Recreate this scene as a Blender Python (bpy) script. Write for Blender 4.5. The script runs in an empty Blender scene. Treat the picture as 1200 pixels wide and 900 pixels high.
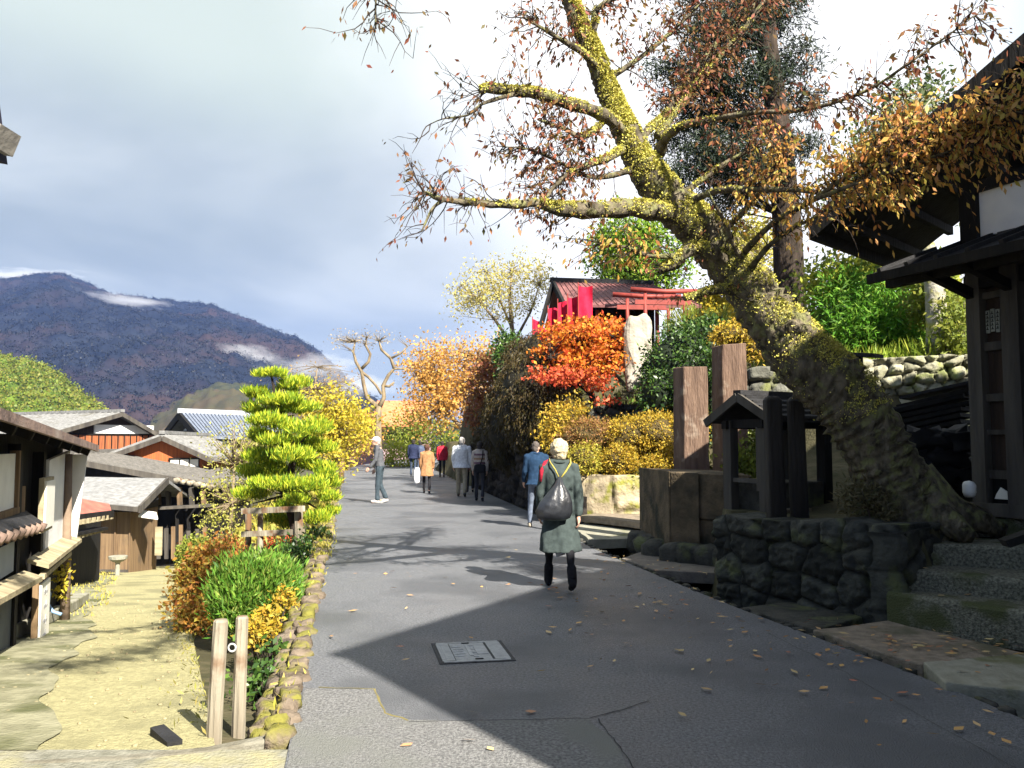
import bpy, math, random
import numpy as np
from mathutils import Vector, Matrix, noise
random.seed(7)
S = bpy.context.scene
COL = S.collection
R = math.radians

# ------------------------------------------------------------------ camera
FPX, PITCH, CAMH = 1000.0, R(4.0), 1.6
cam = bpy.data.cameras.new('camera'); camo = bpy.data.objects.new('camera', cam); COL.objects.link(camo)
cam.sensor_width = 36; cam.lens = 30; cam.clip_start = 0.05; cam.clip_end = 9000
camo.location = (0, 0, CAMH); camo.rotation_euler = (R(90) + PITCH, 0, 0)
S.camera = camo
S.view_settings.view_transform = 'Standard'; S.view_settings.look = 'None'
S.view_settings.gamma = 1; EXPO = 1.8; S.view_settings.exposure = EXPO
S.render.engine = 'CYCLES'
S.cycles.use_denoising = True
S.cycles.max_bounces = 5; S.cycles.diffuse_bounces = 2; S.cycles.transmission_bounces = 3
S.cycles.volume_bounces = 0; S.cycles.transparent_max_bounces = 6
S.cycles.volume_step_rate = 4; S.cycles.volume_max_steps = 64

# ------------------------------------------------------------------ sun and sky
SUN_AZ, SUN_EL = Vector((0.55, -0.835)).normalized(), R(40)
sv = Vector((SUN_AZ.x * math.cos(SUN_EL), SUN_AZ.y * math.cos(SUN_EL), math.sin(SUN_EL)))
sl = bpy.data.lights.new('sun', 'SUN'); sl.energy = 5.0; sl.angle = R(0.5); sl.color = (1, .93, .82)
so = bpy.data.objects.new('sun', sl); COL.objects.link(so)
so.rotation_euler = sv.to_track_quat('Z', 'Y').to_euler(); so.location = (20, -30, 60)

W = bpy.data.worlds.new('World'); S.world = W; W.use_nodes = True
W.cycles.sampling_method = 'MANUAL'; W.cycles.sample_map_resolution = 512
def build_world():
    nt = W.node_tree; N = nt.nodes; L = nt.links; N.clear()
    def n(t, **k):
        x = N.new(t)
        for a, b in k.items(): setattr(x, a, b)
        return x
    def math_(op, a, b=None, c=None, clamp=False):
        m = n('ShaderNodeMath', operation=op, use_clamp=clamp)
        for i, v in enumerate((a, b, c)):
            if v is None: continue
            if isinstance(v, (int, float)): m.inputs[i].default_value = v
            else: L.new(v, m.inputs[i])
        return m.outputs[0]
    def ss(v, a, b):
        m = n('ShaderNodeMapRange', interpolation_type='SMOOTHSTEP')
        L.new(v, m.inputs[0]); m.inputs[1].default_value = a; m.inputs[2].default_value = b
        return m.outputs[0]
    def mix(f, a, b):
        m = n('ShaderNodeMix', data_type='RGBA')
        if isinstance(f, (int, float)): m.inputs[0].default_value = f
        else: L.new(f, m.inputs[0])
        for i, v in ((6, a), (7, b)):
            if isinstance(v, tuple): m.inputs[i].default_value = (*v, 1)
            else: L.new(v, m.inputs[i])
        return m.outputs[2]
    tc = n('ShaderNodeTexCoord'); sp = n('ShaderNodeSeparateXYZ'); L.new(tc.outputs['Generated'], sp.inputs[0])
    x, y, z = sp.outputs
    zc = math_('ADD', math_('MAXIMUM', z, 0.0), 0.10)
    cb = n('ShaderNodeCombineXYZ'); L.new(math_('DIVIDE', x, zc), cb.inputs[0]); L.new(math_('DIVIDE', y, zc), cb.inputs[1])
    n1 = n('ShaderNodeTexNoise'); n1.inputs['Scale'].default_value = .55; n1.inputs['Detail'].default_value = 5; n1.inputs['Roughness'].default_value = .5
    n1.inputs['Distortion'].default_value = .4; L.new(cb.outputs[0], n1.inputs[0])
    n2 = n('ShaderNodeTexNoise'); n2.inputs['Scale'].default_value = 2.2; n2.inputs['Detail'].default_value = 6; L.new(tc.outputs['Generated'], n2.inputs[0])
    K = 1 / (2.0 ** EXPO * 0.1)                      # display-linear -> node colour at strength .1
    c = lambda *v: tuple(q * K for q in v)
    band = ss(n1.outputs[0], .36, .66)
    grey = mix(band, c(.46, .55, .60), c(.80, .87, .88))
    low = mix(ss(z, .05, .20), c(.60, .71, .78), grey)
    top = mix(ss(math_('ADD', z, math_('MULTIPLY', math_('SUBTRACT', n2.outputs[0], .5), .12)), .30, .43), low, c(.80, .90, .83))
    wf = math_('ADD', math_('ADD', x, math_('MULTIPLY', z, .18)), math_('MULTIPLY', math_('SUBTRACT', n2.outputs[0], .5), .35))
    whitef = ss(wf, -.13, .13)
    cl = mix(whitef, top, c(1.5, 1.5, 1.48))
    blue = mix(math_('MULTIPLY', ss(x, .38, .55), ss(z, .22, .42)), cl, c(.72, .90, .97))   # thin blue at the far upper right
    sky = n('ShaderNodeTexSky', sky_type='NISHITA', sun_disc=False)
    sky.sun_elevation = SUN_EL; sky.sun_rotation = math.atan2(sv.x, sv.y); sky.air_density = 1.0; sky.dust_density = 1.5
    front = ss(y, -.25, .25)
    sk = mix(.75, sky.outputs[0], c(.17, .25, .36))
    fin = mix(front, sk, blue)
    bg = n('ShaderNodeBackground'); bg.inputs[1].default_value = .1; L.new(fin, bg.inputs[0])
    o = n('ShaderNodeOutputWorld'); L.new(bg.outputs[0], o.inputs[0])
build_world()

# ------------------------------------------------------------------ placing helpers
CP, SPI = math.cos(PITCH), math.sin(PITCH)
def at(px, py, Y):
    dx, dy = (px - 600) / FPX, (450 - py) / FPX
    d = Vector((dx, CP - dy * SPI, SPI + dy * CP))
    return Vector((0, 0, CAMH)) + d * (Y / d.y)
def mpp(Y): return Y / FPX
def gp(px, py, z0=0.0):
    dx, dy = (px - 600) / FPX, (450 - py) / FPX
    d = Vector((dx, CP - dy * SPI, SPI + dy * CP))
    return Vector((0, 0, CAMH)) + d * ((z0 - CAMH) / d.z)

# ------------------------------------------------------------------ objects and properties
def tag(o, label=None, cat=None, group=None, kind=None):
    for k, v in (('label', label), ('category', cat), ('group', group), ('kind', kind)):
        if v: o[k] = v
    return o
def thing(name, label, cat, loc=(0, 0, 0), group=None):
    o = bpy.data.objects.new(name, None); COL.objects.link(o); o.location = loc; o.empty_display_size = .2
    return tag(o, label, cat, group)
def root_loc(o):
    v = Vector((0, 0, 0))
    while o is not None: v += o.location; o = o.parent
    return v
def copy_tree(o, parent=None):
    c = o.copy(); COL.objects.link(c)
    if parent: c.parent = parent
    for ch in o.children: copy_tree(ch, c)
    return c
def link(name, me, m, parent=None, loc=None):
    o = bpy.data.objects.new(name, me); COL.objects.link(o)
    if parent is not None: o.parent = parent
    for q in (m if isinstance(m, (list, tuple)) else [m]): me.materials.append(q)
    return o
def np_mesh(name, V, Q, smooth=False, midx=None):
    me = bpy.data.meshes.new(name); V = np.asarray(V, np.float32); Q = np.asarray(Q, np.int32); k = Q.shape[1]
    me.vertices.add(len(V)); me.vertices.foreach_set('co', V.ravel())
    me.loops.add(Q.size); me.loops.foreach_set('vertex_index', Q.ravel())
    me.polygons.add(len(Q)); me.polygons.foreach_set('loop_start', np.arange(0, Q.size, k, dtype=np.int32))
    me.polygons.foreach_set('loop_total', np.full(len(Q), k, np.int32))
    if midx is not None: me.polygons.foreach_set('material_index', np.asarray(midx, np.int32))
    me.polygons.foreach_set('use_smooth', np.full(len(Q), smooth, bool))
    me.update(calc_edges=True); me.validate(); return me

class MB:
    """collects primitives in world space (through the frame M) and links them as ONE mesh object"""
    def __init__(s, M=None): s.v = []; s.f = []; s.M = M
    def add(s, vs, fs):
        b = len(s.v)
        s.v += [(s.M @ Vector(v)) if s.M else Vector(v) for v in vs]
        s.f += [tuple(i + b for i in f) for f in fs]; return s
    def box(s, c, d, rz=0, rot=None):
        c = Vector(c); h = Vector(d) / 2
        m = rot if rot else Matrix.Rotation(rz, 3, 'Z')
        vs = [c + m @ Vector((sx * h.x, sy * h.y, sz * h.z)) for sz in (-1, 1) for sx, sy in ((-1, -1), (1, -1), (1, 1), (-1, 1))]
        return s.add(vs, [(3, 2, 1, 0), (4, 5, 6, 7), (0, 1, 5, 4), (1, 2, 6, 5), (2, 3, 7, 6), (3, 0, 4, 7)])
    def lohi(s, a, b): return s.box([(p + q) / 2 for p, q in zip(a, b)], [abs(q - p) for p, q in zip(a, b)])
    def beam(s, p, q, w, h, up=(0, 0, 1)):
        p, q = Vector(p), Vector(q); d = (q - p); L = d.length; d.normalize(); up = Vector(up)
        sd = d.cross(up)
        if sd.length < 1e-4: sd = d.cross(Vector((0, 1, 0)))
        sd.normalize(); u = sd.cross(d)
        return s.box((p + q) / 2, (L, w, h), rot=Matrix((d, sd, u)).transposed())
    def slab(s, poly, off):
        poly = [Vector(p) for p in poly]; off = Vector(off); k = len(poly)
        return s.add(poly + [p + off for p in poly], [tuple(range(k - 1, -1, -1)), tuple(range(k, 2 * k))] + [(i, (i + 1) % k, k + (i + 1) % k, k + i) for i in range(k)])
    def tube(s, pts, rad, n=8, cap=True, lump=0, seed=0):
        pts = [Vector(p) for p in pts]; rad = rad if isinstance(rad, (list, tuple)) else [rad] * len(pts)
        vs = []; u = None; rg = random.Random(seed)
        for i, p in enumerate(pts):
            d = (pts[min(i + 1, len(pts) - 1)] - pts[max(i - 1, 0)])
            if d.length < 1e-9: d = Vector((0, 0, 1))
            d.normalize()
            if u is None: u = d.orthogonal().normalized()
            else:
                u = u - d * u.dot(d)
                u = u.normalized() if u.length > 1e-5 else d.orthogonal().normalized()
            w = d.cross(u)
            for k in range(n):
                a = 2 * math.pi * k / n
                q = u * math.cos(a) + w * math.sin(a); r = rad[i]
                if lump: g = p + q * r; f = .9 / max(r, .04); r *= 1 + lump * (1.2 * noise.noise(g * f) + .7 * noise.noise(g * f * 2.9) + .25 * noise.noise(g * f * 7.7))
                vs.append(p + q * r)
        fs = [(i * n + k, i * n + (k + 1) % n, (i + 1) * n + (k + 1) % n, (i + 1) * n + k) for i in range(len(pts) - 1) for k in range(n)]
        if cap:
            fs.append(tuple(range(n - 1, -1, -1))); fs.append(tuple((len(pts) - 1) * n + k for k in range(n)))
        return s.add(vs, fs)
    def blob(s, c, r, nu=12, nv=8, amp=0, sc=1.0, seed=0, pw=1.0, rot=None):
        c = Vector(c); r = Vector(r if hasattr(r, '__len__') else (r, r, r)); vs = []
        for j in range(nv + 1):
            t = math.pi * j / nv
            for i in range(nu):
                a = 2 * math.pi * i / nu
                d = Vector((math.sin(t) * math.cos(a), math.sin(t) * math.sin(a), math.cos(t)))
                if pw != 1: d = Vector([math.copysign(abs(q) ** pw, q) for q in d])
                k = 1 + (amp * noise.noise(d * sc + Vector((seed * 3.1, seed * 1.7, seed))) if amp else 0)
                v = Vector((d.x * r.x, d.y * r.y, d.z * r.z)) * k
                if rot: v = rot @ v
                vs.append(c + v)
        fs = [(j * nu + i, (j + 1) * nu + i, (j + 1) * nu + (i + 1) % nu, j * nu + (i + 1) % nu) for j in range(nv) for i in range(nu)]
        return s.add(vs, fs)
    def stone(s, c, d, rz=0, seed=0, rot=None, pw=.55, amp=.22):
        m = rot if rot else Matrix.Rotation(rz, 3, 'Z')
        return s.blob(c, Vector(d) / 2, 10, 7, amp, 1.6, seed, pw, m)
    def build(s, name, m, parent=None, smooth=False, bevel=0):
        me = bpy.data.meshes.new(name)
        o0 = root_loc(parent) if parent is not None else Vector((0, 0, 0))
        me.from_pydata([v - o0 for v in s.v], [], s.f)
        if smooth: me.polygons.foreach_set('use_smooth', [True] * len(me.polygons))
        me.update()
        o = link(name, me, m, parent)
        if bevel:
            b = o.modifiers.new('b', 'BEVEL'); b.width = bevel; b.segments = 2; b.limit_method = 'ANGLE'
        return o
def solo(mb, name, m, label, cat, group=None, smooth=False, bevel=0):
    c = sum((Vector(v) for v in mb.v), Vector()) / max(1, len(mb.v)); c.z = min(v.z for v in mb.v)
    mb.v = [v - c for v in mb.v]
    o = mb.build(name, m, None, smooth, bevel); o.location = c
    return tag(o, label, cat, group)
def frame(o, xd):
    x = Vector((xd[0], xd[1], 0)).normalized(); y = Vector((-x.y, x.x, 0))
    M = Matrix.Identity(4)
    for i in range(3): M[i][0] = x[i]; M[i][1] = y[i]; M[i][3] = o[i]
    return M

# ------------------------------------------------------------------ materials
MATS = {}
def newmat(name):
    m = bpy.data.materials.new(name); m.use_nodes = True; nt = m.node_tree; nt.nodes.clear(); return m, nt, nt.nodes, nt.links
def pm(name, c1, c2=None, sc=4, rough=.8, bump=.2, bsc=None, stretch=(1, 1, 1), c3=None, t3=.6, sc3=2.0, spec=.3, metal=0, ramp=(.35, .65), det=6, vor=0, up3=0, wetlo=None, tone=False):
    """noise-mixed principled: c1..c2 by a fine noise, patches of c3 by a coarse one, optional voronoi block pattern"""
    if name in MATS: return MATS[name]
    m, nt, N, L = newmat(name); c2 = c2 or tuple(q * .7 for q in c1)
    tc = N.new('ShaderNodeTexCoord'); mp = N.new('ShaderNodeMapping'); mp.inputs['Scale'].default_value = stretch
    L.new(tc.outputs['Object'], mp.inputs[0])
    n1 = N.new('ShaderNodeTexNoise'); n1.inputs['Scale'].default_value = sc; n1.inputs['Detail'].default_value = det; L.new(mp.outputs[0], n1.inputs[0])
    r = N.new('ShaderNodeMapRange'); r.inputs[1].default_value, r.inputs[2].default_value = ramp; L.new(n1.outputs[0], r.inputs[0])
    mx = N.new('ShaderNodeMix'); mx.data_type = 'RGBA'; mx.inputs[6].default_value = (*c1, 1); mx.inputs[7].default_value = (*c2, 1); L.new(r.outputs[0], mx.inputs[0])
    col = mx.outputs[2]
    if c3:
        n3 = N.new('ShaderNodeTexNoise'); n3.inputs['Scale'].default_value = sc3; n3.inputs['Detail'].default_value = 5; L.new(tc.outputs['Object'], n3.inputs[0])
        src = n3.outputs[0]
        if up3:
            g = N.new('ShaderNodeNewGeometry'); sp = N.new('ShaderNodeSeparateXYZ'); L.new(g.outputs['Normal'], sp.inputs[0])
            ma = N.new('ShaderNodeMath'); ma.operation = 'MULTIPLY_ADD'; L.new(sp.outputs[2], ma.inputs[0]); ma.inputs[1].default_value = up3; L.new(n3.outputs[0], ma.inputs[2]); src = ma.outputs[0]
        r3 = N.new('ShaderNodeMapRange'); r3.inputs[1].default_value = t3 - .06; r3.inputs[2].default_value = t3 + .06; L.new(src, r3.inputs[0])
        m3 = N.new('ShaderNodeMix'); m3.data_type = 'RGBA'; L.new(r3.outputs[0], m3.inputs[0]); L.new(col, m3.inputs[6]); m3.inputs[7].default_value = (*c3, 1); col = m3.outputs[2]
    if tone:                                                   # every stone of a wall has its own shade of stone
        at_ = N.new('ShaderNodeAttribute'); at_.attribute_name = 'tone'; mt = N.new('ShaderNodeMix'); mt.data_type = 'RGBA'; mt.blend_type = 'MULTIPLY'; mt.inputs[0].default_value = 1; L.new(col, mt.inputs[6]); L.new(at_.outputs['Color'], mt.inputs[7]); col = mt.outputs[2]
    b = N.new('ShaderNodeBsdfPrincipled'); L.new(col, b.inputs['Base Color']); b.inputs['Roughness'].default_value = rough
    b.inputs['Specular IOR Level'].default_value = spec; b.inputs['Metallic'].default_value = metal
    if wetlo is not None:
        rr = N.new('ShaderNodeMapRange'); rr.inputs[1].default_value = .35; rr.inputs[2].default_value = .65; rr.inputs[3].default_value = wetlo; rr.inputs[4].default_value = rough
        n4 = N.new('ShaderNodeTexNoise'); n4.inputs['Scale'].default_value = .9; n4.inputs['Detail'].default_value = 4; L.new(tc.outputs['Object'], n4.inputs[0]); L.new(n4.outputs[0], rr.inputs[0]); L.new(rr.outputs[0], b.inputs['Roughness'])
    if bump:
        bp = N.new('ShaderNodeBump'); bp.inputs['Strength'].default_value = bump; bp.inputs['Distance'].default_value = .05
        nb = N.new('ShaderNodeTexNoise'); nb.inputs['Scale'].default_value = bsc or sc * 3; nb.inputs['Detail'].default_value = 7; L.new(mp.outputs[0], nb.inputs[0])
        h = nb.outputs[0]
        if vor:
            v = N.new('ShaderNodeTexVoronoi'); v.inputs['Scale'].default_value = vor; L.new(mp.outputs[0], v.inputs[0])
            ad = N.new('ShaderNodeMath'); ad.operation = 'MULTIPLY_ADD'; L.new(v.outputs[0], ad.inputs[0]); ad.inputs[1].default_value = .8; L.new(h, ad.inputs[2]); h = ad.outputs[0]
        L.new(h, bp.inputs['Height']); L.new(bp.outputs[0], b.inputs['Normal'])
    o = N.new('ShaderNodeOutputMaterial'); L.new(b.outputs[0], o.inputs[0]); MATS[name] = m; return m
def leafmat(name, cols, trans=.3, rough=.55, spec=.25):
    """each leaf (mesh island) takes its own colour from the list"""
    if name in MATS: return MATS[name]
    m, nt, N, L = newmat(name)
    g = N.new('ShaderNodeNewGeometry'); r = N.new('ShaderNodeValToRGB'); e = r.color_ramp.elements
    e[0].position = 0; e[0].color = (*cols[0], 1); e[1].position = 1; e[1].color = (*cols[-1], 1)
    for i in range(1, len(cols) - 1):
        q = e.new(i / (len(cols) - 1)); q.color = (*cols[i], 1)
    L.new(g.outputs['Random Per Island'], r.inputs[0])
    b = N.new('ShaderNodeBsdfPrincipled'); b.inputs['Roughness'].default_value = rough; b.inputs['Specular IOR Level'].default_value = spec
    L.new(r.outputs[0], b.inputs['Base Color'])
    t = N.new('ShaderNodeBsdfTranslucent'); L.new(r.outputs[0], t.inputs[0])
    x = N.new('ShaderNodeMixShader'); x.inputs[0].default_value = trans; L.new(b.outputs[0], x.inputs[1]); L.new(t.outputs[0], x.inputs[2])
    o = N.new('ShaderNodeOutputMaterial'); L.new(x.outputs[0], o.inputs[0]); MATS[name] = m; return m

M_ASPH = pm('asphalt', (.225, .233, .248), (.062, .066, .076), 52, .62, .8, 95, c3=(.095, .101, .112), t3=.54, sc3=.7, spec=.55, wetlo=.38, ramp=(.3, .7))
M_PATH = pm('path_sand', (.40, .37, .20), (.28, .26, .14), 22, .95, .7, 60, c3=(.24, .225, .125), t3=.56, sc3=1.1, spec=.1)
M_EARTH = pm('earth', (.10, .085, .05), (.05, .05, .025), 5, .95, .6, 20, c3=(.06, .055, .03), t3=.52, sc3=.8, spec=.1)
M_CONC = pm('old_concrete', (.30, .29, .23), (.22, .21, .16), 8, .9, .35, 40, c3=(.15, .15, .08), t3=.6, sc3=2.5, spec=.15)
M_KERB = pm('mossy_kerb_stone', (.20, .16, .12), (.09, .07, .05), 7, .9, .5, 30, c3=(.17, .16, .035), t3=.54, sc3=4, spec=.15)
M_DSTONE = pm('dark_stone', (.075, .075, .06), (.03, .032, .028), 5, .9, .6, 22, c3=(.10, .11, .05), t3=.62, sc3=3, spec=.2, tone=True)
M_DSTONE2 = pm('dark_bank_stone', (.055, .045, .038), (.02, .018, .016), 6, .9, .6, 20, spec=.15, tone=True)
M_DSTONEP = pm('dark_dressed_stone', (.075, .072, .06), (.035, .035, .03), 5, .9, .6, 22, c3=(.10, .11, .05), t3=.62, sc3=3, spec=.2)
M_STEP = pm('step_stone', (.27, .265, .20), (.09, .09, .068), 45, .9, .7, 70, c3=(.09, .10, .045), t3=.56, sc3=2.5, spec=.15)
M_SLAB = pm('slab_stone', (.27, .22, .165), (.17, .14, .105), 9, .85, .4, 45, c3=(.12, .11, .07), t3=.62, sc3=3, spec=.2)
M_LSTONE = pm('pale_stone', (.36, .345, .25), (.19, .185, .125), 4, .9, .5, 18, c3=(.20, .23, .07), t3=.57, sc3=2.6, spec=.15, tone=True)
M_WSTONE = pm('white_rock', (.42, .39, .33), (.26, .24, .19), 3, .9, .5, 12, c3=(.18, .12, .08), t3=.66, sc3=5, spec=.15)
M_LOWWALL = pm('lichen_wall_stone', (.42, .35, .24), (.24, .20, .13), 4, .9, .5, 20, c3=(.20, .20, .04), t3=.55, sc3=3, spec=.15, tone=True)
M_PLINTH = pm('plinth_stone', (.14, .105, .065), (.055, .045, .03), 3.5, .9, .4, 25, c3=(.03, .03, .022), t3=.6, sc3=2.2, spec=.15)
M_PILLAR = pm('brown_pillar_stone', (.19, .125, .088), (.11, .07, .05), 7, .8, .5, 30, stretch=(1.6, 1.6, .22), c3=(.27, .21, .16), t3=.62, sc3=4.2, spec=.2)
M_DWOOD = pm('black_timber', (.016, .014, .012), (.007, .007, .007), 5, .8, .3, 25, stretch=(1, 1, .15), spec=.2)
M_GREYWOOD = pm('grey_timber', (.10, .09, .075), (.05, .045, .04), 5, .85, .35, 30, stretch=(1, 1, .12), spec=.2)
M_WOOD = pm('weathered_boards', (.23, .155, .085), (.13, .085, .05), 4, .9, .4, 25, stretch=(3, 3, .15), c3=(.10, .075, .05), t3=.6, sc3=1.2, spec=.15)
M_POST = pm('post_wood', (.36, .325, .25), (.15, .125, .09), 6, .9, .4, 30, stretch=(1, 1, .12), c3=(.16, .09, .05), t3=.58, sc3=4, spec=.15)
M_ORWOOD = pm('orange_boards', (.36, .12, .045), (.18, .06, .03), 5, .8, .2, 30, stretch=(3, 3, .2), spec=.2)
M_PLASTER = pm('white_plaster', (.78, .77, .74), (.66, .66, .65), 3, .9, .1, 20, spec=.15)
M_PAPER = pm('paper', (.80, .78, .70), (.70, .68, .60), 3, .9, 0, spec=.1)
M_CREAM = pm('pale_planks', (.40, .345, .22), (.24, .20, .125), 5, .85, .2, 30, stretch=(.2, 2, 2), spec=.15)
M_ROOFG = pm('grey_roof', (.25, .25, .245), (.155, .155, .15), 7, .75, .3, 30, c3=(.14, .135, .115), t3=.64, sc3=1.0, spec=.3)
M_ROOFD = pm('weathered_grey_roof', (.17, .16, .145), (.11, .105, .095), 7, .8, .3, 30, stretch=(1, 4, 1), spec=.25)
M_ROOFB = pm('brown_roof', (.28, .20, .165), (.17, .125, .11), 6, .85, .3, 30, c3=(.34, .28, .24), t3=.62, sc3=1.5, spec=.2)
M_ROOFBL = pm('blue_tile_roof', (.16, .185, .235), (.10, .12, .16), 5, .6, .2, 20, spec=.4)
M_ROOFR = pm('red_roof', (.42, .13, .09), (.28, .085, .065), 5, .8, .2, 20, spec=.25)
M_ROOFO = pm('orange_roof', (.60, .22, .10), (.46, .15, .07), 3, .8, .1, 20, spec=.2)
M_SHRINE = pm('shrine_roof', (.20, .085, .08), (.14, .055, .052), 4, .7, .1, 20, stretch=(6, 1, 1), spec=.3)
M_VERM = pm('vermilion', (.28, .045, .032), (.20, .032, .025), 4, .6, .1, 20, spec=.4)
M_BANNER = pm('red_banner_cloth', (.62, .02, .055), (.45, .012, .04), 6, .8, .1, 30, spec=.1)
M_DROOF = pm('dark_roof', (.022, .022, .024), (.010, .010, .011), 6, .75, .3, 30, spec=.35)
M_BARK = pm('mossy_bark', (.17, .145, .10), (.05, .043, .03), 11, .95, 1.0, 26, stretch=(1, 1, .45), c3=(.17, .17, .075), t3=.56, sc3=9.0, up3=.06, spec=.1, vor=9)
M_BARKL = pm('pale_bark', (.26, .205, .13), (.14, .11, .07), 7, .95, .6, 25, stretch=(1, 1, .3), spec=.1)
M_BARKD = pm('dark_bark', (.06, .045, .035), (.025, .02, .016), 8, .95, .8, 20, stretch=(1, 1, .25), spec=.1)
M_TWIG = pm('twig', (.055, .042, .035), (.03, .024, .02), 9, .9, 0, spec=.1)
M_METAL = pm('manhole_iron', (.36, .37, .37), (.27, .28, .28), 25, .7, .3, 60, spec=.5, metal=.15)
M_BLACK = pm('black_gap', (.008, .008, .008), (.006, .006, .006), 5, .9, 0, spec=.1)
def plain(name, c, rough=.8, spec=.25, var=.75, sc=12, bump=.15): return pm(name, c, tuple(q * var for q in c), sc, rough, bump, 40, spec=spec)
# ------------------------------------------------------------------ terrain
def zpath(Y):
    Y = np.asarray(Y, float)
    z = np.where(Y < 4.6, 0, -.105 * (Y - 4.6))
    z = np.where(Y > 34, -3.09 - .02 * (Y - 34), z)
    return np.maximum(z, -5.5)
def bend(Y): return np.where(np.asarray(Y, float) > 42, .006 * (np.asarray(Y, float) - 42) ** 2, 0)
def xL(Y): Y = np.asarray(Y, float); return -.30 - .19 * Y + bend(Y)
def xR(Y): return np.interp(np.asarray(Y, float), (-14, 5.9, 8.65, 11.4, 13.3, 15.5, 17.5, 42, 80), (6.26, 2.84, 2.16, 1.60, 1.22, 1.0, .84, -3.374, -9.91)) + bend(Y)
def zroad(Y): Y = np.asarray(Y, float); return np.where(Y > 18, .006 * (Y - 18), 0) * 1.0
def xPr(Y): Y = np.asarray(Y, float); return -1.68 - .395 * (Y - 4.8)
def xPl(Y): Y = np.asarray(Y, float); return xPr(Y) - 1.05 - .05 * np.maximum(Y - 6, -2) - .10 * np.sin(Y * 1.1) - .06 * np.sin(Y * 4.3 + 1) - .02 * np.sin(Y * 9.7)
CTRL = np.array([
 (4,8.7,.83),(3.2,9.6,.80),(2.8,10.6,.80),(5,9.4,.80),(5,9.8,.82),(6,9.2,.8),(7,8,.8),(6,11,1.1),(4.5,11,.95),(8,10,1.2),
 (4.1,6.6,0),(5,6,.0),(6,5,0.1),(8,3,.1),(5,3.5,0),(4.6,1.5,0),(5,-3,0),(10,-8,0),
 (3.2,12,.85),(2.8,13,.85),(3.3,14,.9),(5,13,1.3),
 (1.4,16,.15),(2.4,16.3,.2),(3.0,16.2,.5),(1.2,17.6,.85),(2.4,17.8,.9),(3.6,17.5,1.1),(1.5,19,1.3),(3,19,1.5),(.9,21,1.5),(2.5,21,2.5),(4,21,2.9),(3,24,3.8),(6,24,4.2),(1,24,2.6),
 (-.2,26,2.0),(.8,28,3.4),(2.5,28,4.4),(-1.2,32,2.0),(0.6,36,3.6),(4,36,5),(-2,42,1.0),(-1,45,1.8),(10,30,6),(10,20,4.8),(9,14.2,2.3),(7,14.0,1.7),(6.6,15.9,3.1),(8,16.2,3.3),(7,19,4.4),(9.5,18,4.6),
 (12,10,2),(15,20,6),(30,30,9),(-3,55,.6),(5,60,5),(30,60,12),(20,0,1),(8,-5,0),(20,-20,0),(-8,75,1.5),(10,90,7)])
def idw(x, y):
    num = np.zeros_like(x); den = np.zeros_like(x)
    for cx, cy, cz in CTRL:
        w = 1 / ((x - cx) ** 2 + (y - cy) ** 2 + .05) ** 1.7
        num += w * cz; den += w
    return num / den
def zground(x, y):
    x = np.asarray(x, float); y = np.asarray(y, float)
    zl, zr = zpath(y), zroad(y); l, r, p = xL(y), xR(y), xPr(y)
    t = np.clip((x - p) / np.maximum(l - p, .3), 0, 1)
    bank_near = zl - .05 - .10 * t
    bank_far = zl + (zr - .12 - zl) * t
    kf = np.clip((y - 17) / 6, 0, 1)
    zleft = np.where(x < p, zl - .045, bank_near * (1 - kf) + bank_far * kf)
    zleft = np.where(y > 60, zleft - np.clip((-x - 20) / 60, 0, 1) * 4, zleft)
    zright = idw(x, y)
    g = np.clip((x - r) / .9, 0, 1)                       # drain beside the road
    drain = (y > 3) & (y < 16.5) & (x > r) & (x < r + .75)
    zright = np.where(y < 3, np.minimum(zright, zr - .02), zright)
    zrr = np.where(drain, -.45, zright * np.clip((x - r) / .5, 0, 1) + (zr - .03) * (1 - np.clip((x - r) / .5, 0, 1)))
    z = np.where(x < l, zleft, np.where(x > r, zrr, zr - .035))
    z = np.where((y < 4.4) & (x < r), -.035, z)
    s = (x - 2.25) * -.79 + (y - 9.7) * -.61; u = (x - 2.25) * .61 + (y - 9.7) * -.79      # in front of the big wall: the drain
    z = np.where((s > -.15) & (u > -.3) & (u < 2.6) & (x > r), np.minimum(z, -.45), z)
    z = np.where((x > 3.45 + (y - 7.57) * .98) & (y > 5.4) & (y < 8.95) & (x < 9), np.minimum(z, -.12), z)      # under the steps
    z = np.where((x > r + .1) & (y > 13.2) & (y < 17.25) & (x < 3.3), np.minimum(z, -.05), z)
    z = np.where((x > r) & (x < r + .62) & (y > 16.8) & (y < 31), zr - .05, z); z = np.where((x > r) & (x < r + 1.3) & (y > 17.3) & (y < 31), np.minimum(z, 1.15), z)   # before the low wall
    z = np.where((x > r) & (x < .243 * y + .02) & (y > 9) & (y < 13.4), np.minimum(z, .0), z)
    # far away: fold the right hill and the village down to the valley floor
    d = np.sqrt(x * x + y * y); f = np.clip((d - 90) / 160, 0, 1)
    return z * (1 - f) + (-7) * f
def axis(lo, hi, fine0, fine1, step, grow=1.25):
    a = list(np.arange(fine0, fine1, step)); s = step; v = a[-1]
    while v < hi: s *= grow; v += s; a.append(min(v, hi))
    s = step; v = a[0]; b = []
    while v > lo: s *= grow; v -= s; b.append(max(v, lo))
    return np.array(b[::-1] + a)
def grid_mesh(name, X, Y, Z, smooth=True):
    ny, nx = X.shape; V = np.stack([X, Y, Z], -1).reshape(-1, 3)
    i = np.arange(ny * nx).reshape(ny, nx)
    Q = np.stack([i[:-1, :-1], i[:-1, 1:], i[1:, 1:], i[1:, :-1]], -1).reshape(-1, 4)
    return np_mesh(name, V, Q, smooth)
FAR = 2300.0
ax = axis(-FAR, FAR, -16, 14, .2); ay = axis(-300, FAR, -4, 46, .2)
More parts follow.
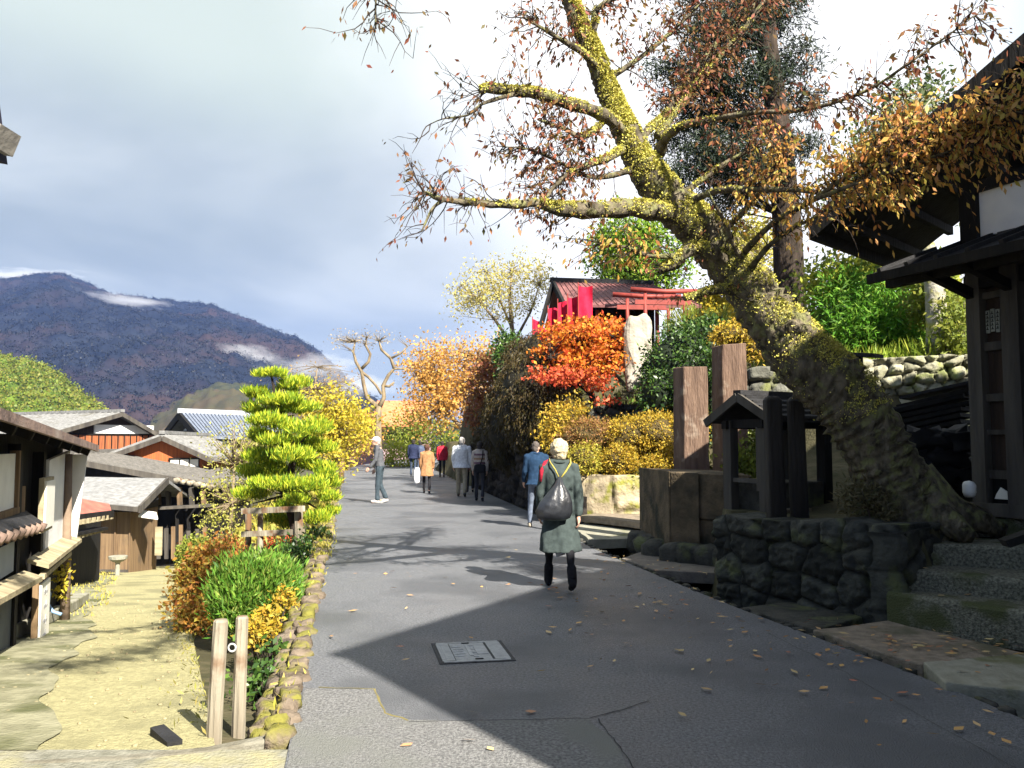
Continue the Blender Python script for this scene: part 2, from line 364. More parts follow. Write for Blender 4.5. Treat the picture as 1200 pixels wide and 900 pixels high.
GX, GY = np.meshgrid(ax, ay)
gnd = link('ground', grid_mesh('ground', GX, GY, zground(GX, GY)), M_EARTH); tag(gnd, kind='structure')

def strip(name, ys, fl, fr, fz, m, nx=8, up=0):
    ys = np.array(ys); t = np.linspace(0, 1, nx)[None, :]
    X = fl(ys)[:, None] * (1 - t) + fr(ys)[:, None] * t; Y = np.repeat(ys[:, None], nx, 1); Z = np.repeat(fz(ys)[:, None] + up, nx, 1)
    o = link(name, grid_mesh(name, X, Y, Z), m); tag(o, kind='structure'); return o
ysr = np.concatenate([np.arange(-14, 46, .5), np.arange(46, 75, 1)])
strip('road', ysr, xL, xR, lambda y: zroad(y) * 1.0, M_ASPH)
ysp = np.concatenate([np.arange(4.55, 20, .1), np.arange(20, 40, .4)])
# the lower street peels off the road at the fork
strip('lower_path', ysp, xPl, lambda y: xPr(y) + .05, lambda y: zpath(y), M_PATH, up=-.012)
ysl = np.append(np.arange(-14, 4.6, .4), 4.62)
strip('fork_apron', ysl, lambda y: np.full_like(y, -7.0), lambda y: xL(y), lambda y: y * 0, pm('fork_concrete', (.24, .235, .19), (.15, .148, .115), 12, .9, .5, 50, c3=(.30, .28, .16), t3=.57, sc3=1.5, spec=.15), nx=12, up=-.008)
# asphalt tongue across the bottom left, where the road meets the path
strip('road_shoulder', np.arange(-14, 4.42, .3), lambda y: xL(y) - np.clip(1.9 + (4.0 - y) * .6, 0, 6), lambda y: xL(y) + .01, lambda y: y * 0, M_ASPH, up=-.004)
strip('path_gutter', np.arange(4.6, 24, .1), lambda y: xPl(y) - 1.9, lambda y: xPl(y) + .06, lambda y: zpath(y), pm('gutter_concrete', (.27, .26, .17), (.18, .175, .11), 7, .9, .5, 30, c3=(.10, .105, .05), t3=.56, sc3=1.4, spec=.15), nx=6, up=-.002)
# seams and cracks of the asphalt
def crack(pts, w, m, name):
    mb = MB(); P = [gp(*p) for p in pts]; Q = []
    for a, b in zip(P[:-1], P[1:]):
        k = max(2, int((b - a).length / .06))
        for i in range(k): Q.append(a.lerp(b, i / k) + Vector((random.uniform(-.008, .008), random.uniform(-.008, .008), 0)))
    Q.append(P[-1]); vs = []
    for i, p in enumerate(Q):
        d = Q[min(i + 1, len(Q) - 1)] - Q[max(0, i - 1)]; s = Vector((-d.y, d.x, 0)).normalized() * w * random.uniform(.4, 1)
        vs += [p - s + Vector((0, 0, .004)), p + s + Vector((0, 0, .004))]
    mb.add(vs, [(2 * i, 2 * i + 1, 2 * i + 3, 2 * i + 2) for i in range(len(Q) - 1)])
    tag(mb.build(name, m), kind='structure')
M_CRK = plain('dark_seam', (.045, .046, .048)); M_MOSSCRK = plain('mossy_seam', (.20, .17, .06))
crack([(480, 846), (600, 844), (690, 842), (730, 832), (760, 822)], .006, M_CRK, 'road_seam')
crack([(700, 843), (722, 870), (745, 905)], .005, M_CRK, 'road_seam')
crack([(372, 806), (440, 808), (452, 836), (478, 845)], .009, M_MOSSCRK, 'road_seam')
crack([(900, 742), (985, 785), (1080, 840), (1190, 900)], .004, plain('pale_seam', (.13, .135, .13)), 'road_seam')

def patch(pts, m, name):
    mb = MB(); Q = []
    for i, p in enumerate(pts):
        a, b = gp(*p), gp(*pts[(i + 1) % len(pts)]); k = max(1, int((b - a).length / .12))
        for j in range(k): Q.append(a.lerp(b, j / k) + Vector((random.uniform(-.012, .012), random.uniform(-.012, .012), .003)))
    mb.add(Q, [tuple(range(len(Q)))][:1] if True else []); o = mb.build(name, m)
    if o.data.polygons[0].normal.z < 0: o.data.flip_normals()
    tag(o, kind='structure')
M_ASPH2 = pm('worn_asphalt', (.25, .25, .245), (.10, .10, .10), 55, .75, .7, 100, c3=(.17, .175, .16), t3=.53, sc3=1.2, spec=.4)
patch([(357, 807), (440, 808), (452, 836), (478, 845), (600, 845), (690, 843), (722, 870), (752, 930), (330, 930), (341, 868)], M_ASPH2, 'road_patch')
# lip of stone where the path leaves the road

# left edge of the road: a low row of rough stones with a wall face below
mb = MB(); y = 4.75; rg = random.Random(3)
while y < 34:
    L = rg.uniform(.09, .24) * (1 + y * .03); x = float(xL(y + L / 2)) - .02
    mb.stone((x - .04 + rg.uniform(-.03, .03), y + L / 2, float(zroad(y)) - .025 + rg.uniform(-.02, .025)), (.15 + rg.uniform(-.04, .05), L * 1.08, .15), .19 + rg.uniform(-.25, .25), int(y * 50), pw=.5, amp=.35)
    h = float(zroad(y) - zpath(y)); k = 0; zz = -.12
    while zz > -min(h, 2.0) - .1 and y < 22:
        mb.stone((x - .12 + rg.uniform(-.03, .03), y + L / 2 + rg.uniform(-.05, .05), zz), (.26, L * 1.25, .22), .19 + rg.uniform(-.2, .2), int(y * 50) + k + 7, pw=.5, amp=.35); zz -= .18; k += 1
    y += L
solo(mb, 'kerb_wall', M_KERB, 'low rough mossy stone kerb wall along the left edge of the road', 'kerb wall', smooth=True)

# manhole
def manhole():
    c = [gp(512, 755), gp(585, 752), gp(596, 774), gp(519, 778)]; ctr = sum(c, Vector()) / 4
    t = thing('manhole_cover', 'rectangular pale iron access cover set in the shaded asphalt', 'manhole cover', (ctr.x, ctr.y, 0))
    ex = (c[1] - c[0] + c[2] - c[3]).normalized(); M = frame((ctr.x, ctr.y, 0), (ex.x, ex.y))
    w, d = ((c[1] - c[0]).length + (c[2] - c[3]).length) / 2, ((c[3] - c[0]).length + (c[2] - c[1]).length) / 2 * .95
    f = MB(M); f.box((0, d / 2, .005), (w, .035, .010)); f.box((0, -d / 2, .005), (w, .035, .010)); f.box((-w / 2 + .012, 0, .005), (.035, d - .036, .010)); f.box((w / 2 - .012, 0, .005), (.035, d - .036, .010))
    f.build('frame', M_METAL, t)
    g = MB(M); g.box((0, 0, .003), (w + .07, d + .07, .0045)); g.build('joint', M_CRK, t)
    l = MB(M); l.box((-w * .385, 0, .007), (w * .13, d - .04, .009)); l.box((w * .36, 0, .007), (w * .16, d - .04, .009)); l.box((-w * .03, 0, .005), (w * .55, d - .04, .007)); lid = l.build('lid', M_METAL, t)
    m = MB(M)
    for i in range(5): m.box((-w * .22 + .01 * (i % 2), -d * .25 + i * d * .12, .0105), (w * .16, .012, .004))
    m.box((w * .14, d * .02, .0105), (w * .17, d * .42, .005)); m.box((-w * .04, 0, .0105), (.03, d * .5, .004))
    for i in range(4): m.box((w * .02, -d * .3 + i * d * .2, .0105), (w * .08, .014, .004))
    m.build('raised_marks', plain('pale_iron', (.42, .43, .43), .7, .4), lid)
    for s in (1, -1): MB(M).box((w * .04 * -s, s * d * .44, .0125), (.06, .022, .003)).build('keyhole', M_BLACK, t)
manhole()

# ------------------------------------------------------------------ stone walls, steps, slabs on the right
def vwall(name, m, label, a, b, zb, zt, cell, depth=.14, step=.025, seed=0, sq=.8, back=.5, cat='stone wall', rough=1.0):
    """dry stone wall: one displaced sheet whose joints follow a random cell pattern, with a top and two ends"""
    rg = np.random.default_rng(seed); a, b = Vector((a[0], a[1], 0)), Vector((b[0], b[1], 0)); d = b - a; L = d.length; d.normalize(); n = Vector((-d.y, d.x, 0))
    if n.dot(-(a + b) / 2) < 0: n = -n
    Hm = max(zt[0] - zb[0], zt[1] - zb[1]); nu, nv = int(L / step) + 1, int(Hm / step) + 1; U, Vv = np.meshgrid(np.linspace(0, L, nu), np.linspace(0, 1, nv)); Hh = np.interp(U, (0, L), (zt[0] - zb[0], zt[1] - zb[1])); W_ = Vv * Hh
    wu = np.array([[noise.noise((u / cell * .9, w / cell * .9, seed)) for u, w in zip(ru, rw)] for ru, rw in zip(U, W_)]) * cell * .22
    ww = np.array([[noise.noise((u / cell * .9, w / cell * .9, seed + 9)) for u, w in zip(ru, rw)] for ru, rw in zip(U, W_)]) * cell * .22
    rows = max(1, round(Hm / (cell * sq))); ch = Hm / rows; sd = []
    for r in range(-1, rows + 1):
        u = -rg.uniform(0, cell)
        while u < L + cell: sd.append((u + cell * .5, (r + .5) * ch + rg.uniform(-.26, .26) * ch)); u += cell * rg.uniform(.65, 1.4)
    sd = np.array(sd); D = np.sqrt(((U + wu)[..., None] - sd[:, 0]) ** 2 + ((W_ + ww)[..., None] / sq - sd[:, 1] / sq) ** 2)
    o = np.argsort(D, -1)[..., :2]; F1 = np.take_along_axis(D, o[..., :1], -1)[..., 0]; F2 = np.take_along_axis(D, o[..., 1:2], -1)[..., 0]; I = o[..., 0]
    pr = np.clip((F2 - F1) / (cell * .30), 0, 1) ** .55; off = rg.uniform(-.35, .35, len(sd))[I]; tx, ty = rg.normal(0, .35, (2, len(sd)))
    fine = np.array([[noise.noise((u / cell * 2.2, w / cell * 2.2, seed + 3)) + .55 * noise.noise((u / cell * 6, w / cell * 6, seed + 4)) + .3 * noise.noise((u / cell * 14, w / cell * 14, seed)) for u, w in zip(ru, rw)] for ru, rw in zip(U, W_)])
    dp = depth * (pr * (1 + off) + rough * .32 * fine * pr + (tx[I] * (U - sd[I, 0]) + ty[I] * (W_ - sd[I, 1])) / cell * .5 * pr)
    z0 = np.interp(U, (0, L), zb); top = 1 + .05 * np.array([noise.noise((u / cell, seed, 0)) for u in U[0]])[None, :] * (Vv > .999)
    X = a.x + d.x * U + n.x * dp; Y_ = a.y + d.y * U + n.y * dp; Z = z0 + W_ * top
    tn = rg.uniform(.55, 1.35, len(sd))[I] * (.35 + .65 * np.clip((F2 - F1) / (cell * .12), 0, 1))
    def ring(A, f):                                     # top row and end columns folded back
        A = np.concatenate([A, A[-1:] + f], 0); return np.concatenate([A[:, :1] + f, A, A[:, -1:] + f], 1)
    X, Y_, Z, tn = ring(X, -n.x * back), ring(Y_, -n.y * back), ring(Z, 0.0), ring(tn, 0.0)
    c = Vector((float(X.mean()), float(Y_.mean()), float(Z.min()))); ob = link(name, grid_mesh(name, X - c.x, Y_ - c.y, Z - c.z), m); ob.location = c
    ca = ob.data.color_attributes.new('tone', 'FLOAT_COLOR', 'POINT'); t3 = np.repeat(tn.reshape(-1, 1), 4, 1).astype(np.float32); ca.data.foreach_set('color', t3.ravel())
    return tag(ob, label, cat)
vwall('retaining_wall', M_DSTONE, 'dark mossy wall of big stones under the leaning tree', (2.30, 9.62), (3.52, 7.80), (-.5, -.45), (.79, .87), .36, .085, .018, 5, rough=2.2)
vwall('step_cheek', M_DSTONE, 'short dark stone cheek joining the big wall to the steps', (3.42, 7.66), (4.52, 8.9), (-.2, .5), (.80, .86), .36, .10, .022, 6, back=.3)
# steps up to the gate
FD = Vector((-.64, .77, 0)).normalized()                      # along the step fronts, away from the camera
st = thing('stone_steps', 'worn speckled stone steps climbing to the dark timber gate', 'steps', (4.4, 7.6, 0))
UPD = Vector((FD.y, -FD.x, 0))                                # up the flight
steps = [((1038, 693), (1240, 722), .29), ((1063, 667), (1260, 684), .47), ((1090, 637), (1290, 645), .67), ((1112, 606), (1330, 612), .84)]
for i, (l, r, z) in enumerate(steps):
    a, b = gp(*l, z), gp(*r, z); d = (b - a).normalized(); n = Vector((-d.y, d.x, 0))
    b = a + d * 2.6
    zlow = -.02 if i == 0 else steps[i - 1][2] - .02
    mb = MB(); k = 9; rg = random.Random(i)
    pr = [(0, zlow), (.0, z - .03), (.03, z), (.75, z), (.75, zlow)]
    vs = []
    for j in range(k):
        p = a + d * (2.6 * j / (k - 1)); wob = rg.uniform(-.02, .015)
        vs += [Vector((p.x, p.y, 0)) + n * (q[0] + (wob if q[0] < .1 else 0)) + Vector((0, 0, q[1] + (rg.uniform(-.008, .006) if q[1] > zlow else 0))) for q in pr]
    m_ = len(pr); fs = [(j * m_ + q, (j + 1) * m_ + q, (j + 1) * m_ + (q + 1) % m_, j * m_ + (q + 1) % m_) for j in range(k - 1) for q in range(m_)]
    fs += [tuple(range(m_)), tuple((k - 1) * m_ + q for q in range(m_ - 1, -1, -1))]
    mb.add(vs, fs); mb.build('step', M_STEP, st)
def slab_px(pts, z, th, label, m=M_SLAB, name='stone_slab', seed=0, cat='stone slab', amp=.02):
    rg = random.Random(seed); P = [gp(x, y, z) for x, y in pts]; Q = []
    for i, p in enumerate(P):
        q = P[(i + 1) % len(P)]; k = max(1, int((q - p).length / .25))
        for j in range(k): Q.append(p.lerp(q, j / k) + Vector((rg.uniform(-amp, amp), rg.uniform(-amp, amp), 0)))
    mb = MB(); mb.slab(Q, (0, 0, -th)); mb.f[0] = tuple(reversed(mb.f[1])) and mb.f[0]
    return solo(mb, name, m, label, cat, bevel=.012)
slab_px([(324, 858), (329, 864), (250, 880), (140, 889), (40, 894), (20, 891), (130, 885), (240, 874)], -.002, .06, 'pale stone lip across the fork between asphalt and sandy path', pm('lip_stone', (.20, .19, .15), (.13, .12, .09), 9, .9, .4, 45, spec=.15), 'kerb_slab', 9, 'kerb', .012)
slab_px([(955, 738), (1040, 727), (1205, 766), (1078, 778)], .035, .13, 'long buff stone slab bridging the drain before the steps', seed=1)
slab_px([(1080, 776), (1210, 764), (1330, 790), (1330, 820), (1110, 800)], .055, .22, 'greyer end slab of the bridge at the right edge of the picture', M_CONC, seed=2)
slab_px([(868, 712), (930, 704), (1010, 722), (955, 738)], .0, .10, 'mossy flat slab in the drain under the big dark wall', M_DSTONEP, seed=3)
slab_px([(729, 654), (770, 640), (850, 660), (854, 672), (768, 668)], .03, .14, 'leaf strewn slab bridging the drain before the dark plinth', pm('grey_slab', (.20, .175, .145), (.13, .115, .10), 9, .85, .4, 45, spec=.2), seed=4)
slab_px([(676, 604), (760, 596), (768, 614), (700, 606)], .22, .12, 'thin ledge slab at the foot of the lichen covered low wall', M_SLAB, seed=5)
slab_px([(672, 618), (700, 606), (768, 614), (768, 630), (690, 632)], .06, .16, 'lower ledge slab between the road and the thin ledge', M_CONC, seed=6)
# drain edge stones along the right edge of the road
mb = MB(); y = 4.2; rg = random.Random(8)
while y < 15.5:
    L = rg.uniform(.06, .2); mb.stone((float(xR(y + L / 2)) + .03, y + L / 2, -.02 + rg.uniform(-.015, .01)), (rg.uniform(.05, .10), L * rg.uniform(.5, 1), .07), .2 + rg.uniform(-.3, .3), int(y * 60), amp=.4); y += L * rg.uniform(1, 2.4)
tag(solo(mb, 'drain_pebbles', M_DSTONEP, 'scattered small worn stones edging the drain on the right of the road', 'pebbles', smooth=True), kind='stuff')
# low sunlit wall below the shrubs
vwall('low_stone_wall', M_LOWWALL, 'low sunlit wall of square lichen covered blocks below the golden shrubs', at(668, 575, 17.2), at(790, 575, 16.9), (.05, .15), (.98, .98), .62, .10, .035, 11, 1.4)
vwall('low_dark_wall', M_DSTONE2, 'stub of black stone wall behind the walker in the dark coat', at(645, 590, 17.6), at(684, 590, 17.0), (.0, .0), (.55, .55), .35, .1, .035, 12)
# dark roadside wall under the hanging hedge
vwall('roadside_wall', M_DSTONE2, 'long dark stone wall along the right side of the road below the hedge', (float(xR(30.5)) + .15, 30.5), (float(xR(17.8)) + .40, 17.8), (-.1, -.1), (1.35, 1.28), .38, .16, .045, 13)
# dark wall behind the pillars, pale wall on the slope
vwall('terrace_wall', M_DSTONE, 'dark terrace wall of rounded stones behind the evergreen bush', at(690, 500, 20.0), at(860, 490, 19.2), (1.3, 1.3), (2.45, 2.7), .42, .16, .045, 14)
vwall('slope_wall', pm('grey_wall_stone', (.15, .15, .12), (.075, .075, .06), 5, .9, .6, 22, c3=(.16, .17, .06), t3=.6, sc3=3, tone=True), 'grey stone wall behind the mossy trunk, above the little well roof', at(850, 470, 15.6), at(1010, 470, 15.2), (1.2, 1.5), (2.9, 3.2), .36, .16, .035, 15)  # darker grey stone than the bright wall beside it
vwall('bright_stone_wall', M_LSTONE, 'bright sunlit wall of pale rounded stones beside the gate', at(1000, 470, 15.2), at(1180, 460, 14.6), (1.9, 2.2), (3.1, 3.15), .27, .15, .03, 16)
mb = MB(); P = [at(1020, 520, 13.0), at(1150, 500, 12.6), at(1150, 470, 14.9), at(1015, 500, 15.1)]
mb.add([P[0], P[1], P[2], P[3]], [(0, 1, 2, 3)]); tag(mb.build('sloping_path', M_PATH), kind='structure')
# ------------------------------------------------------------------ foliage tools
RNG = np.random.default_rng(5)
def unit(a): return a / np.maximum(np.linalg.norm(a, axis=1, keepdims=True), 1e-6)
def leaf_geo(P, size, aspect=.5, axis=None, wild=1.0, fold=.18, svar=.35):
    n = len(P); a = RNG.normal(size=(n, 3)) * wild
    if axis is not None: a = a + axis
    a = unit(a); s = unit(np.cross(a, RNG.normal(size=(n, 3)))); m = np.cross(a, s)
    L = (size * (1 + RNG.uniform(-svar, svar, n)))[:, None]; w = L * aspect * .5
    mid = P + a * L * .45 - m * L * fold * .5
    V = np.stack([P, mid + s * w + m * L * fold * .5, P + a * L, mid - s * w + m * L * fold * .5], 1).reshape(-1, 3)
    Q = np.arange(n * 4).reshape(n, 4); return V, Q
def leaf_obj(name, P, size, m, parent, aspect=.5, axis=None, wild=1.0, fold=.18, svar=.5):
    V, Q = leaf_geo(np.asarray(P, float), size, aspect, axis, wild, fold, svar)
    if parent is not None: V = V - np.array(root_loc(parent))
    return link(name, np_mesh(name, V, Q), m, parent)
def blob_px(px, py, Y, rx, ry, dr=1.0):
    c = at(px, py, Y); k = mpp(Y); return (np.array(c), np.array((rx * k, rx * k * dr, ry * k)))
def clumps(blobs, n, shell=.55):
    """n clump centres spread through the blobs (volume weighted), biased to the outer part"""
    w = np.array([np.prod(b[1]) ** .8 for b in blobs]); w = w / w.sum(); idx = RNG.choice(len(blobs), n, p=w)
    d = unit(RNG.normal(size=(n, 3))); r = RNG.uniform(shell ** 3, 1, n) ** (1 / 3)
    C = np.stack([blobs[i][0] for i in idx]); Rr = np.stack([blobs[i][1] for i in idx])
    return C + d * r[:, None] * Rr, d
def leaves_at(C, per, spread, flat=1.0):
    P = np.repeat(C, per, 0) + RNG.normal(size=(len(C) * per, 3)) * np.array((spread, spread, spread * flat)); return P
def zg(x, y): return float(zground(np.array([x]), np.array([y]))[0])
def bez(p, q, k=5, sag=.15, jit=.0):
    p, q = Vector(p), Vector(q); m = p.lerp(q, .45) + Vector((random.uniform(-1, 1), random.uniform(-1, 1), random.uniform(-.2, 1))) * (q - p).length * sag
    return [((1 - t) ** 2) * p + 2 * t * (1 - t) * m + t * t * q for t in [i / (k - 1) for i in range(k)]]
def tree(name, label, cat, trunk, trad, blobs, ncl, per, spread, size, lm, bm, group=None, aspect=.5, limbs=(), shell=.5, flat=1.0, twig_r=.012, limb_frac=1.0, axis=None, wild=1.0, part='crown', base=None, lump=.08):
    """trunk: list of points; limbs: list of (points, radii); every foliage clump is tied to the skeleton by a thin branch"""
    trunk = [Vector(p) for p in trunk]; b = base or trunk[0]
    t = thing(name, label, cat, (b[0], b[1], b[2]), group)
    mb = MB(); mb.tube(trunk, trad, 9, True, lump, 3); sk = list(trunk[len(trunk) // 3:])
    for pts, rr in limbs:
        mb.tube(pts, rr, 7, True, lump, 5); sk += [Vector(p) for p in pts[1:]]
    C, D = clumps(blobs, ncl, shell)
    for i in range(int(ncl * limb_frac)):
        c = Vector(C[i]); q = min(sk, key=lambda s: (s - c).length + max(0, s.z - c.z) * .7)
        L = (c - q).length; pts = bez(q, c, 5); r0 = twig_r * (1 + min(L, 3)); mb.tube(pts, [r0, r0 * .8, r0 * .6, r0 * .4, r0 * .2], 4, False)
    mb.build('trunk', bm, t, True)
    ms = lm if isinstance(lm, list) else [lm]
    if per:
        sel = RNG.integers(0, len(ms), ncl)
        for k, m_ in enumerate(ms):
            Ck = C[sel == k]
            if len(Ck): leaf_obj(part, leaves_at(Ck, per, spread, flat), size, m_, t, aspect, axis, wild)
    return t
def shrub(name, label, cat, blobs, ncl, per, spread, size, lm, group=None, aspect=.5, shell=.7, base=None, axis_up=.0, wild=1.0, core=None, stems=7, bm=None, flat=1.0):
    c = sum((b[0] for b in blobs)) / len(blobs)
    zb = base if base is not None else zg(c[0], c[1])
    t = thing(name, label, cat, (c[0], c[1], zb), group)
    mb = MB(); rg = random.Random(ncl)
    for b in blobs:
        for i in range(max(3, stems // len(blobs))):
            q = b[0] + unit(RNG.normal(size=(1, 3)))[0] * b[1] * .8
            p0 = Vector((c[0] + rg.uniform(-.08, .08), c[1] + rg.uniform(-.08, .08), zb - .05)); mb.tube(bez(p0, q, 5, .1), [.018, .014, .011, .008, .004], 5, False)
    mb.build('stem', bm or M_TWIG, t)
    if core:
        cb = MB()
        for i, b in enumerate(blobs): cb.blob(b[0], b[1] * .80, 14, 9, .3, 1.5, i)
        cb.build('branch_mass', core, t, True)
    C, D = clumps(blobs, ncl, shell)
    P = leaves_at(C, per, spread, flat); A = np.repeat(D, per, 0) * .6 + np.array((0, 0, axis_up))
    leaf_obj('foliage', P, size, lm, t, aspect, A, wild); return t

# leaf palettes (real colours of the leaves)
L_PINE = leafmat('pine_needles', [(.06, .14, .012), (.20, .32, .02), (.42, .50, .03), (.58, .57, .05)], .3)
L_YEL = leafmat('yellow_leaves', [(.42, .33, .03), (.55, .42, .035), (.36, .34, .04), (.62, .50, .06)], .35)
L_GOLD = leafmat('golden_leaves', [(.55, .27, .05), (.62, .36, .08), (.66, .42, .12), (.48, .22, .05)], .4)
L_PALEY = leafmat('pale_yellow_leaves', [(.50, .44, .14), (.58, .50, .18), (.42, .40, .12)], .4)
L_MAPLE = leafmat('maple_leaves', [(.50, .055, .02), (.60, .13, .02), (.62, .22, .025), (.64, .30, .03), (.56, .10, .03)], .35)
L_MAPRED = leafmat('maple_red', [(.56, .07, .04), (.60, .12, .05), (.58, .18, .04)], .35)
L_EVER = leafmat('evergreen_leaves', [(.022, .055, .012), (.035, .08, .015), (.06, .12, .02), (.10, .17, .03)], .15, .4, .4)
L_AZ = leafmat('azalea_gold', [(.36, .20, .03), (.46, .30, .03), (.50, .36, .035), (.30, .22, .03), (.22, .20, .03)], .25)
L_AZB = leafmat('azalea_bronze', [(.26, .12, .05), (.32, .17, .05), (.20, .10, .05), (.30, .22, .04)], .25)
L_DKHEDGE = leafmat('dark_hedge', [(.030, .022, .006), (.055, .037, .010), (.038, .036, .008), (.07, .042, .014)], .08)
L_RUST = leafmat('rust_vine', [(.30, .10, .05), (.22, .08, .045), (.36, .16, .06), (.14, .12, .03)], .3)
L_BRGREEN = leafmat('bright_green', [(.07, .19, .02), (.12, .27, .03), (.22, .36, .05), (.04, .11, .015), (.26, .30, .06)], .3)
L_ORBUSH = leafmat('orange_bush', [(.36, .15, .03), (.46, .26, .04), (.26, .09, .03), (.36, .32, .05), (.20, .12, .04)], .3)
L_BROWNT = leafmat('brown_topiary', [(.34, .11, .035), (.26, .09, .03), (.40, .17, .04)], .2)
L_OLIVE = leafmat('olive_green', [(.16, .20, .03), (.22, .26, .03), (.10, .14, .025), (.30, .30, .05)], .3)
L_CONIF = leafmat('dark_conifer', [(.010, .020, .012), (.016, .030, .015), (.026, .042, .018), (.04, .048, .02)], .08)
L_CYP = leafmat('cypress_green', [(.10, .22, .015), (.20, .34, .02), (.06, .13, .015), (.34, .40, .04)], .3)
L_CHERRY = leafmat('cherry_leaves', [(.20, .075, .04), (.30, .10, .06), (.14, .11, .03), (.36, .15, .07), (.10, .10, .03), (.24, .06, .045)], .35)
L_CHERRYO = leafmat('cherry_orange', [(.54, .24, .05), (.58, .36, .08), (.40, .13, .05), (.52, .42, .10), (.30, .26, .04), (.60, .30, .13)], .4)
L_MOSS = leafmat('moss_tufts', [(.42, .42, .07), (.64, .60, .11), (.24, .25, .05), (.56, .48, .14), (.70, .64, .12), (.30, .26, .10)], .15)
L_GRASS = leafmat('grass_blades', [(.14, .22, .02), (.22, .30, .03), (.30, .32, .04)], .3)
L_STRAW = leafmat('dry_grass', [(.48, .40, .10), (.55, .46, .12), (.40, .36, .06), (.34, .36, .05)], .3)

# ------------------------------------------------------------------ mountains and air
def ridge(name, prof, Yr, Yf, zf, amp, sc, m, nx=260, ny=90, back=500, seed=0, tb=0):
    pr = np.array(prof, float); px = np.linspace(pr[0, 0], pr[-1, 0], nx); py = np.interp(px, pr[:, 0], pr[:, 1])
    top = np.array([at(a, b, Yr) for a, b in zip(px, py)]); t = np.concatenate([np.linspace(0, 1, ny), 1 + np.linspace(.04, .5, 12)])
    X = np.zeros((len(t), nx)); Yy = np.zeros_like(X); Z = np.zeros_like(X)
    for j, u in enumerate(t):
        Y = Yf + (Yr - Yf) * u; X[j] = (px - 600) / FPX * (Y if u <= 1 else Y); Yy[j] = Y
        Z[j] = zf + (top[:, 2] - zf) * (min(u, 1) ** .85) if u <= 1 else top[:, 2] - (u - 1) * back
    for j in range(X.shape[0]):
        for i in range(nx):
            p = Vector((X[j, i] * sc, Yy[j, i] * sc * .5, seed)); w = math.sin(math.pi * min(1, t[j])) if t[j] < 1 else 0
            g = 1 - abs(noise.noise(p)) * 2
            Z[j, i] += (g * amp + noise.noise(p * 2.7) * amp * .5) * w * .8 - amp * .25 * w
            if tb: Z[j, i] += (noise.noise(Vector((X[j, i], Yy[j, i], 0)) * tb) + .6 * noise.noise(Vector((X[j, i], Yy[j, i], 5)) * tb * 2.2)) * .45 / tb
    o = link(name, grid_mesh(name, X, Yy, Z), m); tag(o, kind='structure'); return o, X, Yy, Z
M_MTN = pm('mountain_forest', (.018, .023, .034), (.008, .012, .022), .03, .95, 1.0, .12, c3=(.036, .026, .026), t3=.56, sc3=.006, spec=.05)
M_SPUR = pm('spur_forest', (.060, .058, .026), (.03, .036, .022), .05, .95, 1.0, .2, c3=(.075, .055, .03), t3=.58, sc3=.012, spec=.05)
M_HILLG = pm('hill_forest', (.10, .15, .02), (.04, .07, .012), .25, .95, .8, .6, c3=(.18, .16, .03), t3=.58, sc3=.05, spec=.05)
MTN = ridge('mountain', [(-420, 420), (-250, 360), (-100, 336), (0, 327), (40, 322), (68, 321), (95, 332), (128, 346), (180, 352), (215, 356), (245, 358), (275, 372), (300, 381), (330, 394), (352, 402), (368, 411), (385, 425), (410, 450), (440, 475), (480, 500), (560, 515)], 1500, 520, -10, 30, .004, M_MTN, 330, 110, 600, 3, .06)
ridge('foothill', [(60, 530), (110, 505), (150, 488), (190, 468), (220, 452), (250, 446), (290, 452), (330, 468), (380, 490), (440, 510), (500, 520)], 780, 420, -10, 18, .01, M_SPUR, 180, 60, 200, 8, .10)
hg, hX, hY, hZ = ridge('green_hill', [(-320, 430), (-150, 405), (-60, 402), (0, 417), (20, 424), (40, 425), (60, 434), (85, 455), (105, 470), (125, 488), (150, 510), (170, 525)], 270, 150, -9, 4, .04, M_HILLG, 150, 60, 80, 5, .25)
# forest canopy of the nearer hill and the mountain: countless crowns
def forest_stuff(name, X, Y, Z, n, size, m, lab, per=7, jit=1.0):
    jj = RNG.integers(2, X.shape[0] - 12, n); ii = RNG.integers(0, X.shape[1], n); P = np.stack([X[jj, ii], Y[jj, ii], Z[jj, ii]], 1) + RNG.normal(size=(n, 3)) * np.array((size, size, 0)) * 1.5
    P = np.repeat(P, per, 0) + RNG.normal(size=(n * per, 3)) * size * jit * np.array((.7, .7, .8)) + np.array((0, 0, size * .4))
    tag(leaf_obj(name, P, size, m, None, .8, np.array((0, 0, .3)), 1.0), lab, 'forest', kind='stuff')
forest_stuff('hillside_forest', hX, hY, hZ, 15000, .62, leafmat('hill_crowns', [(.10, .15, .015), (.16, .20, .02), (.06, .09, .012), (.22, .20, .03), (.05, .08, .015)], .2), 'sunny yellow green forest covering the near hill on the left')
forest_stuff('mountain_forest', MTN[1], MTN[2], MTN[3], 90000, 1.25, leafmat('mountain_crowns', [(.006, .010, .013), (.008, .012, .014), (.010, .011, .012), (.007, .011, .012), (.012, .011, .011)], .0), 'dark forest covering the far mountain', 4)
def haze():
    mb = MB(); mb.lohi((-2600, -420, -14), (2600, 2450, 345))
    m, nt, N, L = newmat('haze_air'); v = N.new('ShaderNodeVolumePrincipled'); v.inputs['Color'].default_value = (.20, .34, .85, 1); v.inputs['Density'].default_value = HAZE; v.inputs['Anisotropy'].default_value = .0
    o = N.new('ShaderNodeOutputMaterial'); L.new(v.outputs[0], o.inputs['Volume'])
    tag(mb.build('haze', m), kind='stuff')
HAZE = .00013
haze()
